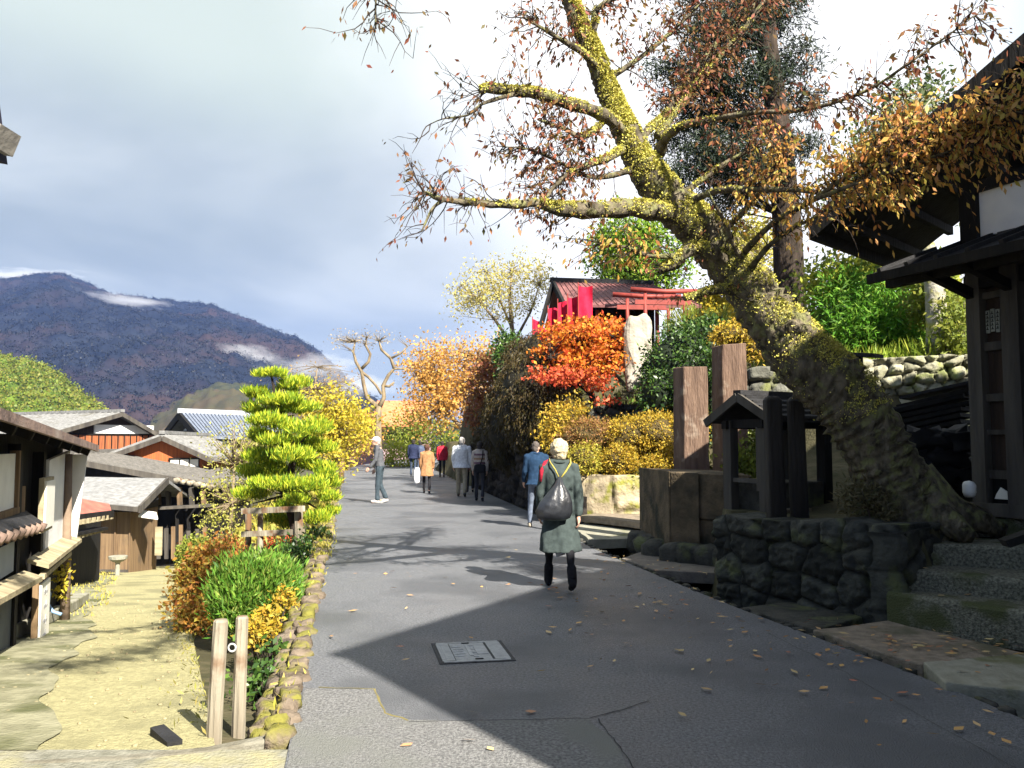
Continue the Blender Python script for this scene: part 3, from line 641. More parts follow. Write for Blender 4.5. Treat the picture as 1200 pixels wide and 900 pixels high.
def mist():
    """banks of low cloud lying on the mountain side"""
    m, nt, N, L = newmat('mist_cloud'); tc = N.new('ShaderNodeTexCoord')
    ln = N.new('ShaderNodeVectorMath'); ln.operation = 'LENGTH'; L.new(tc.outputs['Object'], ln.inputs[0])
    mp = N.new('ShaderNodeMapping'); mp.inputs['Scale'].default_value = (1.6, .6, 1.2); L.new(tc.outputs['Object'], mp.inputs[0])
    oi = N.new('ShaderNodeObjectInfo'); L.new(oi.outputs['Location'], mp.inputs['Location'])
    nz = N.new('ShaderNodeTexNoise'); nz.inputs['Scale'].default_value = 1.9; nz.inputs['Detail'].default_value = 5; nz.inputs['Roughness'].default_value = .6; L.new(mp.outputs[0], nz.inputs[0])
    a = N.new('ShaderNodeMath'); a.operation = 'MULTIPLY_ADD'; L.new(ln.outputs[1], a.inputs[0]); a.inputs[1].default_value = -.75; L.new(nz.outputs[0], a.inputs[2])
    r = N.new('ShaderNodeMapRange'); r.inputs[1].default_value = -.02; r.inputs[2].default_value = .5; r.inputs[3].default_value = 0; r.inputs[4].default_value = .030; L.new(a.outputs[0], r.inputs[0])
    v = N.new('ShaderNodeVolumePrincipled'); v.inputs['Color'].default_value = (.93, .95, 1, 1); L.new(r.outputs[0], v.inputs['Density'])
    o = N.new('ShaderNodeOutputMaterial'); L.new(v.outputs[0], o.inputs['Volume'])
    for px, py, Y, rx, ry, tilt in ((62, 348, 1150, 40, 9, .35), (150, 352, 1180, 60, 9, -.12), (225, 412, 880, 36, 14, 0), (285, 418, 880, 62, 20, -.12), (365, 432, 820, 70, 22, .05), (170, 435, 850, 60, 16, .1), (20, 322, 1480, 90, 10, 0), (420, 452, 800, 60, 18, 0)):
        mb = MB(); mb.blob((0, 0, 0), 1, 16, 10); ob = mb.build('mist', m); k = mpp(Y); ob.location = at(px, py, Y); ob.scale = (rx * k * 1.2, 40, ry * k * 1.2); ob.rotation_euler = (0, -tilt, 0)
        tag(ob, 'wisp of white mist lying on the dark mountainside', 'mist', 'mist on the mountain', 'stuff')
mist()

# ------------------------------------------------------------------ off to the right, unseen: a house added and shaped to shade the road
def shade_house():
    H = 8.0; G = gp(390, 765); c = Vector((G.x + H * 1.19 * SUN_AZ.x, G.y + H * 1.19 * SUN_AZ.y, 0)); M = frame(c, (.5, .866))
    t = thing('shade_house', 'tall black timber house added unseen outside the right edge to shade the road', 'house', tuple(c))
    mb = MB(M); mb.lohi((.0, -8, -.3), (12.5, -.02, H - .1)); mb.build('wall', M_DWOOD, t)
    mb = MB(M); mb.slab([(-.05, .0, H), (12.6, .0, H), (12.6, -4.1, H + 1.7), (-.05, -4.1, H + 1.7)], (0, 0, -.12)); mb.slab([(-.05, -4.1, H + 1.7), (12.6, -4.1, H + 1.7), (12.6, -8.2, H), (-.05, -8.2, H)], (0, 0, -.12)); mb.build('roof', M_DROOF, t)
    mb = MB(M)
    for i in range(14): mb.box((.5 + i * .9, .02, H * .5), (.10, .08, H - .4))
    for z in (2.6, 4.4, 7.2): mb.box((6.2, .03, z), (12.2, .06, .14))
    mb.build('lattice', M_GREYWOOD, t)
shade_house()

# ------------------------------------------------------------------ timber gate on the right
def gate():
    o = Vector((4.98, 9.05, .86)); M = frame(o, (.4, -.917)); G0 = MB
    # local x runs along the front towards the camera, local y points to the road, z up; x=0 is the far corner post
    yo = 1 if (M @ Vector((0, 1, 0)) - o).x < 0 else -1
    t = thing('timber_gate', 'black timber gate building with pent roof and white plaster at the right edge', 'gate', tuple(o))
    def mb(): return MB(M)
    Y = lambda v: v * yo
    b = mb(); b.box((0, Y(0), 1.6), (.16, .16, 3.2)); b.build('post', M_GREYWOOD, t)
    b = mb(); b.box((.44, Y(.02), 1.46), (.19, .19, 2.92)); b.build('post', M_GREYWOOD, t)
    b = mb(); b.box((1.9, Y(.02), 1.46), (.17, .17, 2.92)); b.build('post', M_GREYWOOD, t)
    b = mb(); b.box((1.6, Y(.03), .06), (3.4, .20, .13)); b.build('sill', M_GREYWOOD, t)
    b = mb(); b.box((1.6, Y(.0), 2.46), (3.4, .15, .16)); b.box((1.6, Y(-.02), 2.86), (3.4, .12, .12)); b.build('lintel', M_DWOOD, t)
    # lattice leaf between the posts
    d = mb(); d.box((.215, Y(-.04), 1.3), (.26, .03, 2.3)); leaf = d.build('door', pm('door_board', (.05, .032, .022), (.025, .018, .014), 5, .85, .3, 25, stretch=(3, 3, .2)), t)
    for z, h in ((.42, .09), (.86, .05), (1.22, .08), (1.76, .09), (2.3, .07)):
        d = mb(); d.box((.215, Y(-.0), z), (.27, .05, h)); d.build('rail', M_GREYWOOD, leaf)
    d = mb(); d.box((.215, Y(.0), .25), (.22, .02, .25)); d.build('cat_hole', M_BLACK, leaf)
    d = mb(); d.add([(.14, Y(.02), .17), (.29, Y(.02), .17), (.28, Y(.02), .25), (.21, Y(.02), .29), (.16, Y(.02), .22), (.14, Y(.035), .17), (.29, Y(.035), .17), (.28, Y(.035), .25), (.21, Y(.035), .29), (.16, Y(.035), .22)], [(0, 1, 2, 3, 4), (9, 8, 7, 6, 5), (0, 5, 6, 1), (1, 6, 7, 2), (2, 7, 8, 3), (3, 8, 9, 4), (4, 9, 5, 0)]); d.build('paper_scrap', M_PAPER, leaf)
    d = mb(); d.box((1.17, Y(-.04), 1.3), (1.27, .03, 2.3)); d.build('wall_panel', MATS['door_board'], t)
    for i in range(4):
        f = mb(); f.box((.125 + i * .058, Y(.012), 2.02 + .012 * (i % 2)), (.045, .012, .24)); sl_ = f.build('paper_slip', pm('old_paper', (.34, .36, .32), (.20, .22, .2), 12, .9, 0), leaf)
        g = mb()
        for k in range(5): g.box((.125 + i * .058 + random.uniform(-.004, .004), Y(.021), 1.94 + .04 * k), (.026, .004, .010)); g.box((.125 + i * .058 + random.uniform(-.006, .006), Y(.021), 1.95 + .04 * k), (.006, .005, .028))
        g.build('brush_writing', M_DWOOD, sl_)
    # back and side walls
    b = mb(); b.lohi((.0, Y(-3.4), .0), (3.3, Y(-.12), 3.1)); b.build('wall', M_DWOOD, t)
    # pent roof: eave 0.85 m out
    b = mb(); e = .86; z0, z1 = 2.60, 2.92
    b.slab([(-.62, Y(e), z0), (3.6, Y(e), z0), (3.6, Y(-.02), z1), (-.62, Y(-.02), z1)], (0, 0, -.06))
    for i in range(12): b.beam((-.5 + i * .36, Y(e + .01), z0 + .02), (-.5 + i * .36, Y(.0), z1 + .02), .05, .04)
    pr = b.build('pent_roof', M_DROOF, t)
    b = mb(); b.beam((-.64, Y(e + .02), z0 - .06), (3.6, Y(e + .02), z0 - .06), .05, .10); b.build('eave_board', M_DWOOD, pr)
    b = mb(); b.beam((-.6, Y(.62), 2.52), (3.6, Y(.62), 2.52), .10, .13)
    for x in (-.02, .44, 1.9): b.beam((x, Y(-.05), 2.3), (x, Y(.74), 2.53), .08, .10)
    b.build('bracket', M_DWOOD, t)
    # plaster above
    b = mb(); b.lohi((.02, Y(-.03), 2.93), (3.3, Y(.04), 3.42)); b.build('plaster', M_PLASTER, t)
    b = mb(); b.box((-.0, Y(.0), 3.25), (.2, .2, .7)); b.box((1.65, Y(.02), 3.47), (3.3, .14, .12)); b.build('corner_beam', M_DWOOD, t)
    # big overhanging roof: we look up at its underside
    C = Vector((3.36, 9.4, 4.0)); Q = C + Vector((1.44, -1.4, 1.3)) * 2.0; rt = Vector((1.9, 1.9, 0))
    b = MB(); b.slab([C, Q, Q + rt, C + rt], (0, 0, .10)); ur = b.build('roof', M_DROOF, t)
    b = MB(); b.beam(C - Vector((.02, 0, .02)), Q - Vector((.02, 0, .02)), .07, .20); b.build('bargeboard', M_DWOOD, ur)
    b = MB(); b.beam(C - Vector((0, -.02, .04)), C + rt - Vector((0, -.02, .04)), .06, .16); b.build('eave_board', M_DWOOD, ur)
    for i in range(10):
        p = C.lerp(Q, (i + .6) / 10.5); b = MB(); b.beam(p + rt * .02 - Vector((0, 0, .07)), p + rt * .97 - Vector((0, 0, .07)), .07, .10); b.build('rafter', M_DWOOD, ur)
    b = mb(); b.lohi((.06, Y(-3.3), 3.1), (3.3, Y(-.5), 4.0)); b.build('gable', M_DWOOD, t)
    b = MB(); b.slab([Q, Q + rt, Q + rt + Vector((2.6, -2.5, -2.4)), Q + Vector((2.6, -2.5, -2.4))], (0, 0, .10)); b.build('roof', M_DROOF, t)
gate()
def rock_small():
    c = at(1136, 573, 8.7); mb = MB(); mb.stone(c, (.10, .12, .16), .3, 4); solo(mb, 'white_stone', M_PLASTER, 'small white stone standing against the foot of the gate post', 'stone', smooth=True)
rock_small()
def firewood():
    t = thing('tarp_pile', 'dark heap of roof tiles and boards stacked between trunk and gate', 'pile', tuple(at(1090, 585, 10.5)))
    mb = MB(); rg = random.Random(5)
    for i in range(16): mb.beam(at(1052 + rg.uniform(-6, 6), 575 - i * 6.5, 11.2 + .05 * i), at(1138 + rg.uniform(-6, 6), 568 - i * 7.4, 10.6 + .05 * i), .55, .05)
    mb.build('boards', M_DWOOD, t)
    mb = MB()
    for i in range(7): mb.blob(at(1060 + i * 12, 560 - (i % 3) * 22, 10.4), (.26, .2, .13), 14, 9, .9, 2.5, i, .7)
    mb.build('sacks', plain('dark_cloth', (.02, .02, .022)), t, True)
    mb = MB()
    for i in range(3): mb.beam(at(1045 + i * 8, 493 - i * 13, 12.0), at(1136 + i * 6, 476 - i * 14, 11.4), .6, .04)
    mb.build('cover', M_DROOF, t)
firewood()
def lantern_post():
    t = thing('roofed_post', 'short black post with a little slanted cap at the right edge', 'post', tuple(gp(1208, 735, .3)))
    Y = 5.6; mb = MB(); p = at(1240, 700, Y); mb.box((p.x, p.y, .7), (.09, .09, 1.0)); mb.build('post', M_DWOOD, t)
    mb = MB(); mb.slab([at(1178, 634, Y - .1), at(1184, 642, Y - .1), at(1272, 612, Y - .1), at(1266, 603, Y - .1)], (0.02, .12, 0)); mb.build('cap', M_DWOOD, t)
lantern_post()

# ------------------------------------------------------------------ plinth, pillars, well roof
def plinth():
    A, Bp = at(786, 600, 11.8), at(870, 600, 11.0); cL = at(752, 600, 13.6)
    t = thing('stone_plinth', 'squat dark stone plinth at the roadside in front of the pillars', 'plinth', (A.x, A.y, 0))
    ztop = at(786, 553, 11.8).z; d1 = Vector((Bp.x - A.x, Bp.y - A.y, 0)); d2 = Vector((cL.x - A.x, cL.y - A.y, 0))
    P = lambda s, u, z: Vector((A.x, A.y, z)) + d1 * s + d2 * u
    def block(s0, s1, u0, u1, z0, z1, name, m=M_PLINTH):
        b = MB(); b.slab([P(s0, u0, z0), P(s1, u0, z0), P(s1, u1, z0), P(s0, u1, z0)], (0, 0, z1 - z0)); return b.build(name, m, t, bevel=.018)
    zm = ztop - .62
    block(0, 1.15, .16, 1, zm + .004, ztop, 'upper_block'); block(.02, 1.1, .2, .97, .22, zm, 'lower_block'); block(-.03, -.004, .0, 1.02, .20, ztop + .01, 'side_slab'); block(0.0, .42, .0, .157, .2, ztop - .0, 'end_slab'); block(.424, 1.14, .03, .157, zm, ztop - .01, 'front_slab'); block(.44, 1.1, .06, .157, .22, zm - .006, 'front_slab')
    b = MB(); rg = random.Random(3)
    for i in range(5): b.stone(P(.05 + i * .24, -.06, .10), (.42, .34, .36), rg.uniform(-.8, -.3), i)
    for i in range(3): b.stone(P(-.1, .2 + i * .3, .08), (.4, .4, .34), rg.uniform(-1, 1), i + 9)
    b.build('footing_stones', M_DSTONEP, t, True)
plinth()
def pillar(px0, px1, ytop, ytopR, Y, th, label, lean=0):
    zt, ztr = at(px0, ytop, Y).z, at(px1, ytopR, Y).z; a, b = at(px0, 480, Y), at(px1, 480, Y - .06); z0 = .6
    n = Vector((-.12, 1, 0)).normalized() * th; rg = random.Random(int(px0)); mb = MB(); k = 10; vs = []
    # dressed slab with slightly uneven arrises
    for j in range(k + 1):
        u = j / k
        for q, z1 in ((a, zt), (b, ztr), (b + n, ztr), (a + n + Vector((-.10, 0, 0)), zt)):
            z = z0 + (z1 - z0) * u; c = Vector((q.x, q.y, z)); tp = 1 + .06 * (1 - u)
            vs.append(c + Vector((rg.uniform(-.006, .006), rg.uniform(-.006, .006), rg.uniform(-.012, .012) if j == k else 0)) + (Vector((a.x + b.x, a.y + b.y, 0)) * .5 - Vector((q.x, q.y, 0))) * (1 - tp))
    fs = [(j * 4 + q, j * 4 + (q + 1) % 4, j * 4 + 4 + (q + 1) % 4, j * 4 + 4 + q) for j in range(k) for q in range(4)] + [(0, 3, 2, 1), (k * 4, k * 4 + 1, k * 4 + 2, k * 4 + 3)]
    mb.add(vs, fs); o = solo(mb, 'stone_pillar', M_PILLAR, label, 'stone monument', 'brown stone monuments', bevel=.012)
    g = MB(); c = (a + b) / 2 - n.normalized() * .004
    for i in range(7):                                      # worn, unreadable cut strokes down the face
        z = zt - .22 - i * .17
        for s in range(4): g.box(c - Vector((0, 0, c.z)) + Vector((rg.uniform(-.07, .07), 0, z + rg.uniform(-.06, .06))) - o.location, (rg.choice((.10, .018)), .006, rg.choice((.012, .07)))) if False else None
    return o
pillar(802, 830, 430, 430, 13.2, .22, 'shorter brown stone pillar slab, left of the two beside the plinth')
pillar(848, 876, 404, 403, 13.4, .22, 'taller brown stone pillar slab rising behind the little well roof')
def well_house():
    o = Vector((3.27, 10.55, .80)); M = frame((o.x, o.y, .80), (.86, .51))
    t = thing('well_shelter', 'small dark open timber shelter with tiled gable roof behind the big wall', 'shelter', tuple((o.x, o.y, .80)))
    # local x along the ridge (to the right), y away
    hw, L = .43, .64; ze = 1.13; zr = 1.36
    for sx in (-1, 1):
        for sy in (-1, 1):
            b = MB(M); b.box((sx * (L - .14), sy * (hw - .14), .54), (.13, .13, 1.08)); b.build('post', M_GREYWOOD if sx < 0 else M_DWOOD, t)
    b = MB(M)
    for sy in (-1, 1): b.slab([(-L, sy * hw * 1.25, ze - .08), (L, sy * hw * 1.25, ze - .08), (L, 0, zr), (-L, 0, zr)], (0, 0, .05))
    for sy in (-1, 1):
        for i in range(5): b.beam((-L, sy * hw * 1.25 * (1 - i / 5), ze - .02 + (zr - ze + .08) * i / 5), (L, sy * hw * 1.25 * (1 - i / 5), ze - .02 + (zr - ze + .08) * i / 5), .025, .03)
    b.beam((-L - .03, 0, zr + .05), (L + .03, 0, zr + .05), .12, .06)
    rf = b.build('roof', M_DROOF, t)
    b = MB(M)
    for sy in (-1, 1): b.beam((-L - .02, sy * hw * 1.28, ze - .08), (-L - .02, 0, zr), .04, .10)
    b.build('bargeboard', M_GREYWOOD, rf)
    b = MB(M); b.box((0, -hw + .14, 1.03), (L * 1.9, .08, .10)); b.box((0, hw - .14, 1.03), (L * 1.9, .08, .10)); b.box((-L + .14, 0, 1.04), (.08, hw * 1.6, .10)); b.box((L - .14, 0, 1.04), (.08, hw * 1.6, .10)); b.build('beam', M_DWOOD, t)
    b = MB(M); b.box((.1, .0, .16), (L * 1.5, hw * 1.5, .36)); b.build('basin', M_DSTONEP, t, bevel=.02)
    b = MB(M); b.box((-L + .12, -.04, .36), (.06, .5, .05)); b.box((-L + .12, -.2, .62), (.07, .05, .75)); b.build('rail', M_GREYWOOD, t)
    b = MB(M); b.box((-.28, -hw - .02, .02), (.50, .16, .05)); b.build('threshold', M_SLAB, t)
    b = MB(M); b.box((-.28, -hw - .02, -.07), (.46, .14, .12)); b.build('footing', M_CONC, t)
well_house()
for px, yt, w, lab in ((905, 464, .24, 'thick black round topped timber post, left of the pair before the well shelter'), (932, 465, .22, 'thick black round topped timber post, right of the pair before the well shelter')):
    Y = 9.35; p = at(px, yt, Y); mb = MB(); mb.tube([(p.x + .02, p.y, .72), (p.x + .015, p.y, 1.1), (p.x + .01, p.y, 1.5), (p.x, p.y, p.z - .05), (p.x, p.y, p.z - .01), (p.x, p.y, p.z)], [w * .56, w * .55, w * .53, w * .52, w * .42, .05], 4, True, .10, px)
    solo(mb, 'timber_post', pm('old_post_timber', (.035, .030, .025), (.014, .012, .011), 5, .9, .6, 25, stretch=(1, 1, .15)), lab, 'post', 'thick posts before the well shelter', bevel=.03)
def slope_sign():
    mb = MB(); a, b = at(985, 415, 12), at(1030, 417, 11.6); mb.beam(a, b, .3, .05); mb.box(((a + b) / 2) - Vector((0, 0, .6)), (.07, .07, 1.15)); solo(mb, 'board_cap', M_DROOF, 'thin dark board roof peeping from behind the leaning trunk', 'notice board')
slope_sign()

# ------------------------------------------------------------------ shrine, torii, banners, rock
def shrine():
    Y = 25; c = at(705, 380, Y); z0 = 3.4
    t = thing('shrine', 'small red roofed shrine on the hill with a dark left gable', 'shrine', (c.x, c.y, z0))
    P = lambda px, py, y: at(px, py, y)
    b = MB(); r0, r1 = P(650, 332, 25.6), P(762, 336, 24.6); e0, e1 = P(664, 360, 23.4), P(822, 361, 22.8)
    b.slab([e0, e1, r1, r0], (0, 0, .07)); bk = [r0, r1, r1 * 2 - e1 + Vector((0, 0, 2 * (e1.z - r1.z))), r0 * 2 - e0 + Vector((0, 0, 2 * (e0.z - r0.z)))]; b.slab(bk, (0, 0, .07))
    for i in range(22): u = i / 21; b.beam(e0.lerp(e1, u) + Vector((0, 0, .08)), r0.lerp(r1, u) + Vector((0, 0, .08)), .03, .03)
    rf = b.build('roof', M_SHRINE, t)
    b = MB(); b.beam(r0 + Vector((-.12, 0, .1)), r1 + Vector((.1, 0, .1)), .16, .14); b.build('ridge_cap', M_DROOF, rf)
    b = MB(); b.beam(r0 + Vector((-.05, 0, .02)), P(633, 385, 23.8), .08, .20); b.beam(r0 + Vector((-.05, 0, .02)), e0 + Vector((-.05, 0, .0)), .08, .20); b.build('bargeboard', M_DWOOD, rf)
    b = MB(); q = P(648, 400, 24.6); b.lohi((q.x, q.y - .3, z0 - .6), (q.x + 2.9, q.y + 1.6, at(700, 362, 24.5).z)); b.build('wall', M_DWOOD, t)
    b = MB(); q2 = P(664, 400, 23.9)
    for px in (664, 700, 736, 770, 806): q = P(px, 372, 23.5); b.box((q.x, q.y, z0 + .9), (.10, .10, 2.0))
    b.build('post', M_VERM, t)
shrine()
def torii(pl, pr, ytop, Y, ybase, label):
    c = at((pl + pr) / 2, ytop, Y); k = mpp(Y); zb = at(0, ybase, Y).z
    t = thing('torii', label, 'torii gate', (c.x, c.y, zb), 'vermilion torii')
    rr = .052
    for px in (pl, pr): a = at(px, ytop + 4, Y); b = MB(); b.tube([(a.x, a.y, zb), (a.x, a.y, a.z)], [rr * 1.1, rr * .9], 10); b.build('pillar', M_VERM, t, True)
    a, b_ = at(pl - 17, ytop - 1, Y), at(pr + 15, ytop + 1.5, Y); b = MB(); b.tube([a, a.lerp(b_, .5) - Vector((0, 0, .03)), b_], [.07, .062, .07], 10); b.build('top_lintel', M_VERM, t, True)
    a, b_ = at(pl - 12, ytop + 14, Y), at(pr + 8, ytop + 15, Y); b = MB(); b.beam(a, b_, .09, .12); b.build('tie_beam', M_VERM, t)
torii(756, 802, 340, 22.0, 418, 'front vermilion torii with round top beam above the white rock')
torii(735, 783, 346, 23.0, 400, 'rear vermilion torii half hidden behind the front one and the maple')
for i, (px, y0, y1, w, Y, lab) in enumerate(((686, 335, 372, 17, 22.4, 'highest red prayer banner under the shrine roof'), (672, 348, 386, 14, 22.6, 'second red prayer banner left of the highest one'), (660, 354, 388, 13, 22.8, 'third red prayer banner in the middle of the row'), (648, 362, 396, 12, 23.0, 'fourth red prayer banner near the shrine gable'), (637, 385, 425, 15, 22.6, 'lowest red prayer banner at the left below the gable'), (628, 375, 410, 8, 23.4, 'narrow red prayer banner at the far left of the row'))):
    k = mpp(Y); base = at(px, y1 + 35, Y); t = thing('prayer_banner', lab, 'banner', tuple(base), 'red prayer banners at the shrine')
    top = at(px - w * .5, y0 - 4, Y); b = MB(); b.tube([(top.x, top.y, base.z), top], [.018, .014], 6); b.build('pole', M_VERM, t)
    vs = []; nx, nz = 6, 12; z0, z1 = at(0, y1, Y).z, at(0, y0, Y).z
    for j in range(nz + 1):
        for q in range(nx + 1):
            u, v = q / nx, j / nz; vs.append(Vector((top.x + u * w * k, Y + .06 * math.sin(u * 7 + v * 4 + i) * u - .25 * u * 0, z0 + (z1 - z0) * v - .03 * math.sin(u * 3 + i))))
    n1 = len(vs); vs += [v + Vector((.0, .008, 0)) for v in vs]; fs = [(j * (nx + 1) + q, j * (nx + 1) + q + 1, (j + 1) * (nx + 1) + q + 1, (j + 1) * (nx + 1) + q) for j in range(nz) for q in range(nx)]; fs += [tuple(n1 + a for a in reversed(f)) for f in fs]
    b = MB(); b.add(vs, fs); b.build('cloth', M_BANNER, t, True)
def white_rock():
    Y = 20.2; c = at(747, 412, Y); k = mpp(Y); mb = MB(); mb.blob(c, (17 * k, .28, 42 * k), 18, 14, .28, 1.6, 3, .62); o = solo(mb, 'white_rock', M_WSTONE, 'tall pale upright rock between the maple and the evergreen bush', 'rock')
white_rock()
def hill_roof():
    t = thing('hill_shed', 'small dark roof corner behind the evergreen bush right of the torii', 'shed', tuple(at(835, 380, 25)))
    b = MB(); b.slab([at(812, 347, 25), at(870, 338, 25), at(872, 330, 27), at(820, 340, 27)], (0, 0, .08)); b.build('roof', M_DROOF, t)
    b = MB(); p, q = at(816, 352, 25.6), at(868, 352, 25.6); b.lohi((p.x, p.y, 4.2), (q.x, q.y + 1, p.z + .1)); b.build('wall', M_WOOD, t)
hill_roof()

# ------------------------------------------------------------------ stakes and rail fence on the left
for (x0, y0, x1, y1, Y, w, lab) in ((259, 726, 250, 866, 4.95, .078, 'pale front wooden stake at the mouth of the sandy path'), (284, 722, 279, 858, 5.25, .072, 'browner rear wooden stake beside the gully')):
    a, b = at(x0, y0, Y), at(x1, y1, Y); a.z = at(x0, y0, Y).z; rg = random.Random(x0); mb = MB()
    mb.tube([b - Vector((0, 0, .15)), b.lerp(a, .3), b.lerp(a, .7), a - Vector((0, 0, .012)), a], [w * .56, w * .55, w * .54, w * .53, w * .44], 9, True, .07, x0)
    solo(mb, 'wooden_stake', M_POST, lab, 'stake', 'stakes at the fork')
def ring():
    c = at(272, 759, 5.08); pts = [c + Vector((math.cos(a) * .022, 0, math.sin(a) * .022)) for a in [i * math.pi / 7 for i in range(15)]]
    mb = MB(); mb.tube(pts, .006, 6, False); solo(mb, 'iron_ring', plain('galvanised', (.5, .5, .48), .5, .5), 'small iron ring hanging between the two wooden stakes', 'ring', smooth=True)
ring()
def grate():
    c = [gp(176, 852), gp(192, 848), gp(214, 866), gp(196, 870)]; mb = MB(); mb.slab([p + Vector((0, 0, -.002)) for p in c], (0, 0, -.05)); solo(mb, 'street_drain', M_DROOF, 'small dark drain lid at the edge of the sandy path', 'drain')
grate()
def rail_fence():
    t = thing('rail_fence', 'low pale log rail fence at the left of the road under the pollarded tree', 'fence', tuple(at(420, 565, 44)))
    ps = []
    for i in range(8):
        Y = 36 + i * 2.2; x = float(xL(Y)) - .15; z = float(zroad(Y)); ps.append((x, Y, z)); b = MB(); b.tube([(x, Y, z - .2), (x, Y, z + 1.0)], [.09, .08], 7); b.build('post', M_BARKL, t, True)
    for h in (.4, .8):
        b = MB()
        for p, q in zip(ps[:-1], ps[1:]): b.tube([(p[0], p[1], p[2] + h), (q[0], q[1], q[2] + h)], [.05, .05], 6)
        b.build('rail', M_BARKL, t, True)
rail_fence()
p = at(400, 566, 33); mb = MB(); mb.tube([(p.x, p.y, float(zroad(33)) - .2), (p.x, p.y, float(zroad(33)) + 1.25)], [.11, .10], 8); solo(mb, 'edge_post', M_WOOD, 'dark wooden post on the left road edge before the rail fence', 'post', smooth=True)

# ------------------------------------------------------------------ village houses on the left
def house_a():
    # nearest house, its front running down the sandy path; local x towards the camera, y out to the path
    o = Vector((-6.24, 12.0, -.80)); M = frame(o, (.33, -.944)); t = thing('shop_house', 'nearest dark timber house at the left edge with white panels and brown eave', 'house', tuple(o))
    mb = lambda: MB(M)
    b = mb(); b.lohi((.0, -4, -.3), (7, -.05, 2.5)); b.build('wall', M_DWOOD, t)
    b = mb(); q = [(-.35, .32, 2.33), (4.3, .32, 2.56), (7.5, .32, 2.72), (7.5, -2.3, 3.7), (-.35, -2.3, 3.3)]; b.slab([q[0], q[2], q[3], q[4]], (0, 0, .05)); b.slab([q[4], q[3], (7.5, -5, 2.9), (-.35, -5, 2.6)], (0, 0, .05)); rf = b.build('roof', M_ROOFB, t)
    b = mb(); b.beam((-.4, .34, 2.33), (7.5, .34, 2.72), .04, .09); b.build('fascia', M_ROOFB, rf)
    for i in range(9): b = mb(); x = .1 + i * .8; b.beam((x, -.1, 2.45 + .05 * x), (x, .30, 2.28 + .05 * x), .08, .12); b.build('rafter', M_DWOOD, rf)
    for x, h in ((0, 2.35), (2.05, 2.4), (3.35, 2.5), (5, 2.5)): b = mb(); b.box((x, .0, h / 2 - .1), (.14, .14, h)); b.build('post', M_DWOOD, t)
    # white sleeve wall and hanging sign
    b = mb(); b.slab([(.28, .02, 1.15), (1.85, .02, 1.15), (1.75, .02, 2.2), (.20, .02, 2.3)], (0, .05, 0)); b.build('plaster_wall', M_PLASTER, t)
    b = mb(); b.slab([(-.04, .06, 1.05), (-.04, .16, 1.05), (-.04, .26, 2.25), (-.04, .06, 2.25)], (.06, .0, 0)); b.build('sleeve_wall', M_PLASTER, t)
    b = mb(); b.box((2.45, .16, 1.72), (.62, .05, .60)); sg = b.build('sign_box', M_CREAM, t)
    b = mb(); b.box((2.45, .195, 1.72), (.54, .02, .52)); b.build('sign_face', M_PAPER, sg)
    # upper shoji, brown boards and little pent roof with round tile ends
    b = mb(); b.lohi((3.55, .0, 1.75), (4.9, .05, 2.3)); w = b.build('window', M_PAPER, t)
    b = mb(); b.box((3.52, .04, 2.02), (.07, .09, .62)); b.box((4.2, .06, 1.73), (1.4, .07, .06)); b.build('frame', M_WOOD, w)
    b = mb(); b.lohi((3.05, .0, 1.6), (3.45, .06, 1.95)); b.build('board_panel', M_WOOD, t)
    b = mb(); b.slab([(2.95, .22, 1.50), (6.5, .22, 1.64), (6.5, .0, 1.80), (2.95, .0, 1.66)], (0, 0, .06)); pr = b.build('pent_roof', M_DROOF, t)
    for i in range(9): b = mb(); x = 3.02 + i * .27; b.tube([(x, .25, 1.49 + .04 * (x - 3)), (x, .17, 1.53 + .04 * (x - 3))], .055, 10); b.build('tile_end', pm('tile_end', (.24, .17, .13), (.15, .10, .08), 6, .8, .2, 20), pr, True)
    # planks of the shop shutters
    b = mb(); b.slab([(.25, .26, 1.05), (2.75, .26, 1.03), (2.75, .05, 1.10), (.25, .05, 1.12)], (0, 0, .045)); b.build('shelf_roof', M_CREAM, t)
    b = mb(); b.beam((.9, .20, .98), (2.8, .20, .95), .06, .05); b.build('shelf_beam', M_CREAM, t)
    b = mb(); b.slab([(3.1, .26, .95), (6, .26, 1.08), (6, .08, 1.14), (3.1, .08, 1.02)], (0, 0, .05)); b.build('shelf_roof', M_CREAM, t)
    b = mb(); b.box((2.45, .14, .50), (.62, .06, .82)); ln = b.build('notice_frame', M_WOOD, t)
    b = mb(); b.box((2.45, .18, .50), (.52, .03, .72)); nf = b.build('notice_paper', M_PAPER, ln)
    b = mb()
    for i in range(4): b.box((2.45 + random.uniform(-.03, .03), .198, .26 + i * .16), (.20, .004, .02)); b.box((2.43, .198, .27 + i * .16), (.02, .005, .10)); b.box((2.52, .198, .28 + i * .16), (.12, .004, .015))
    b.build('brush_writing', plain('pale_ink', (.45, .45, .46)), nf)
    b = mb(); b.lohi((3.4, .0, -.1), (4.3, .04, .98)); b.build('door', pm('blue_grey_panel', (.09, .11, .13), (.06, .07, .09), 3, .7, .1, 20), t)
    b = mb(); b.lohi((4.4, .0, .3), (5.6, .05, .95)); b.build('window', M_PLASTER, t)
    b = mb(); b.lohi((3.5, .02, 1.12), (4.7, .06, 1.42)); b.build('frosted_pane', pm('blue_grey_panel2', (.34, .38, .42), (.28, .32, .36), 3, .6, 0), t)
house_a()
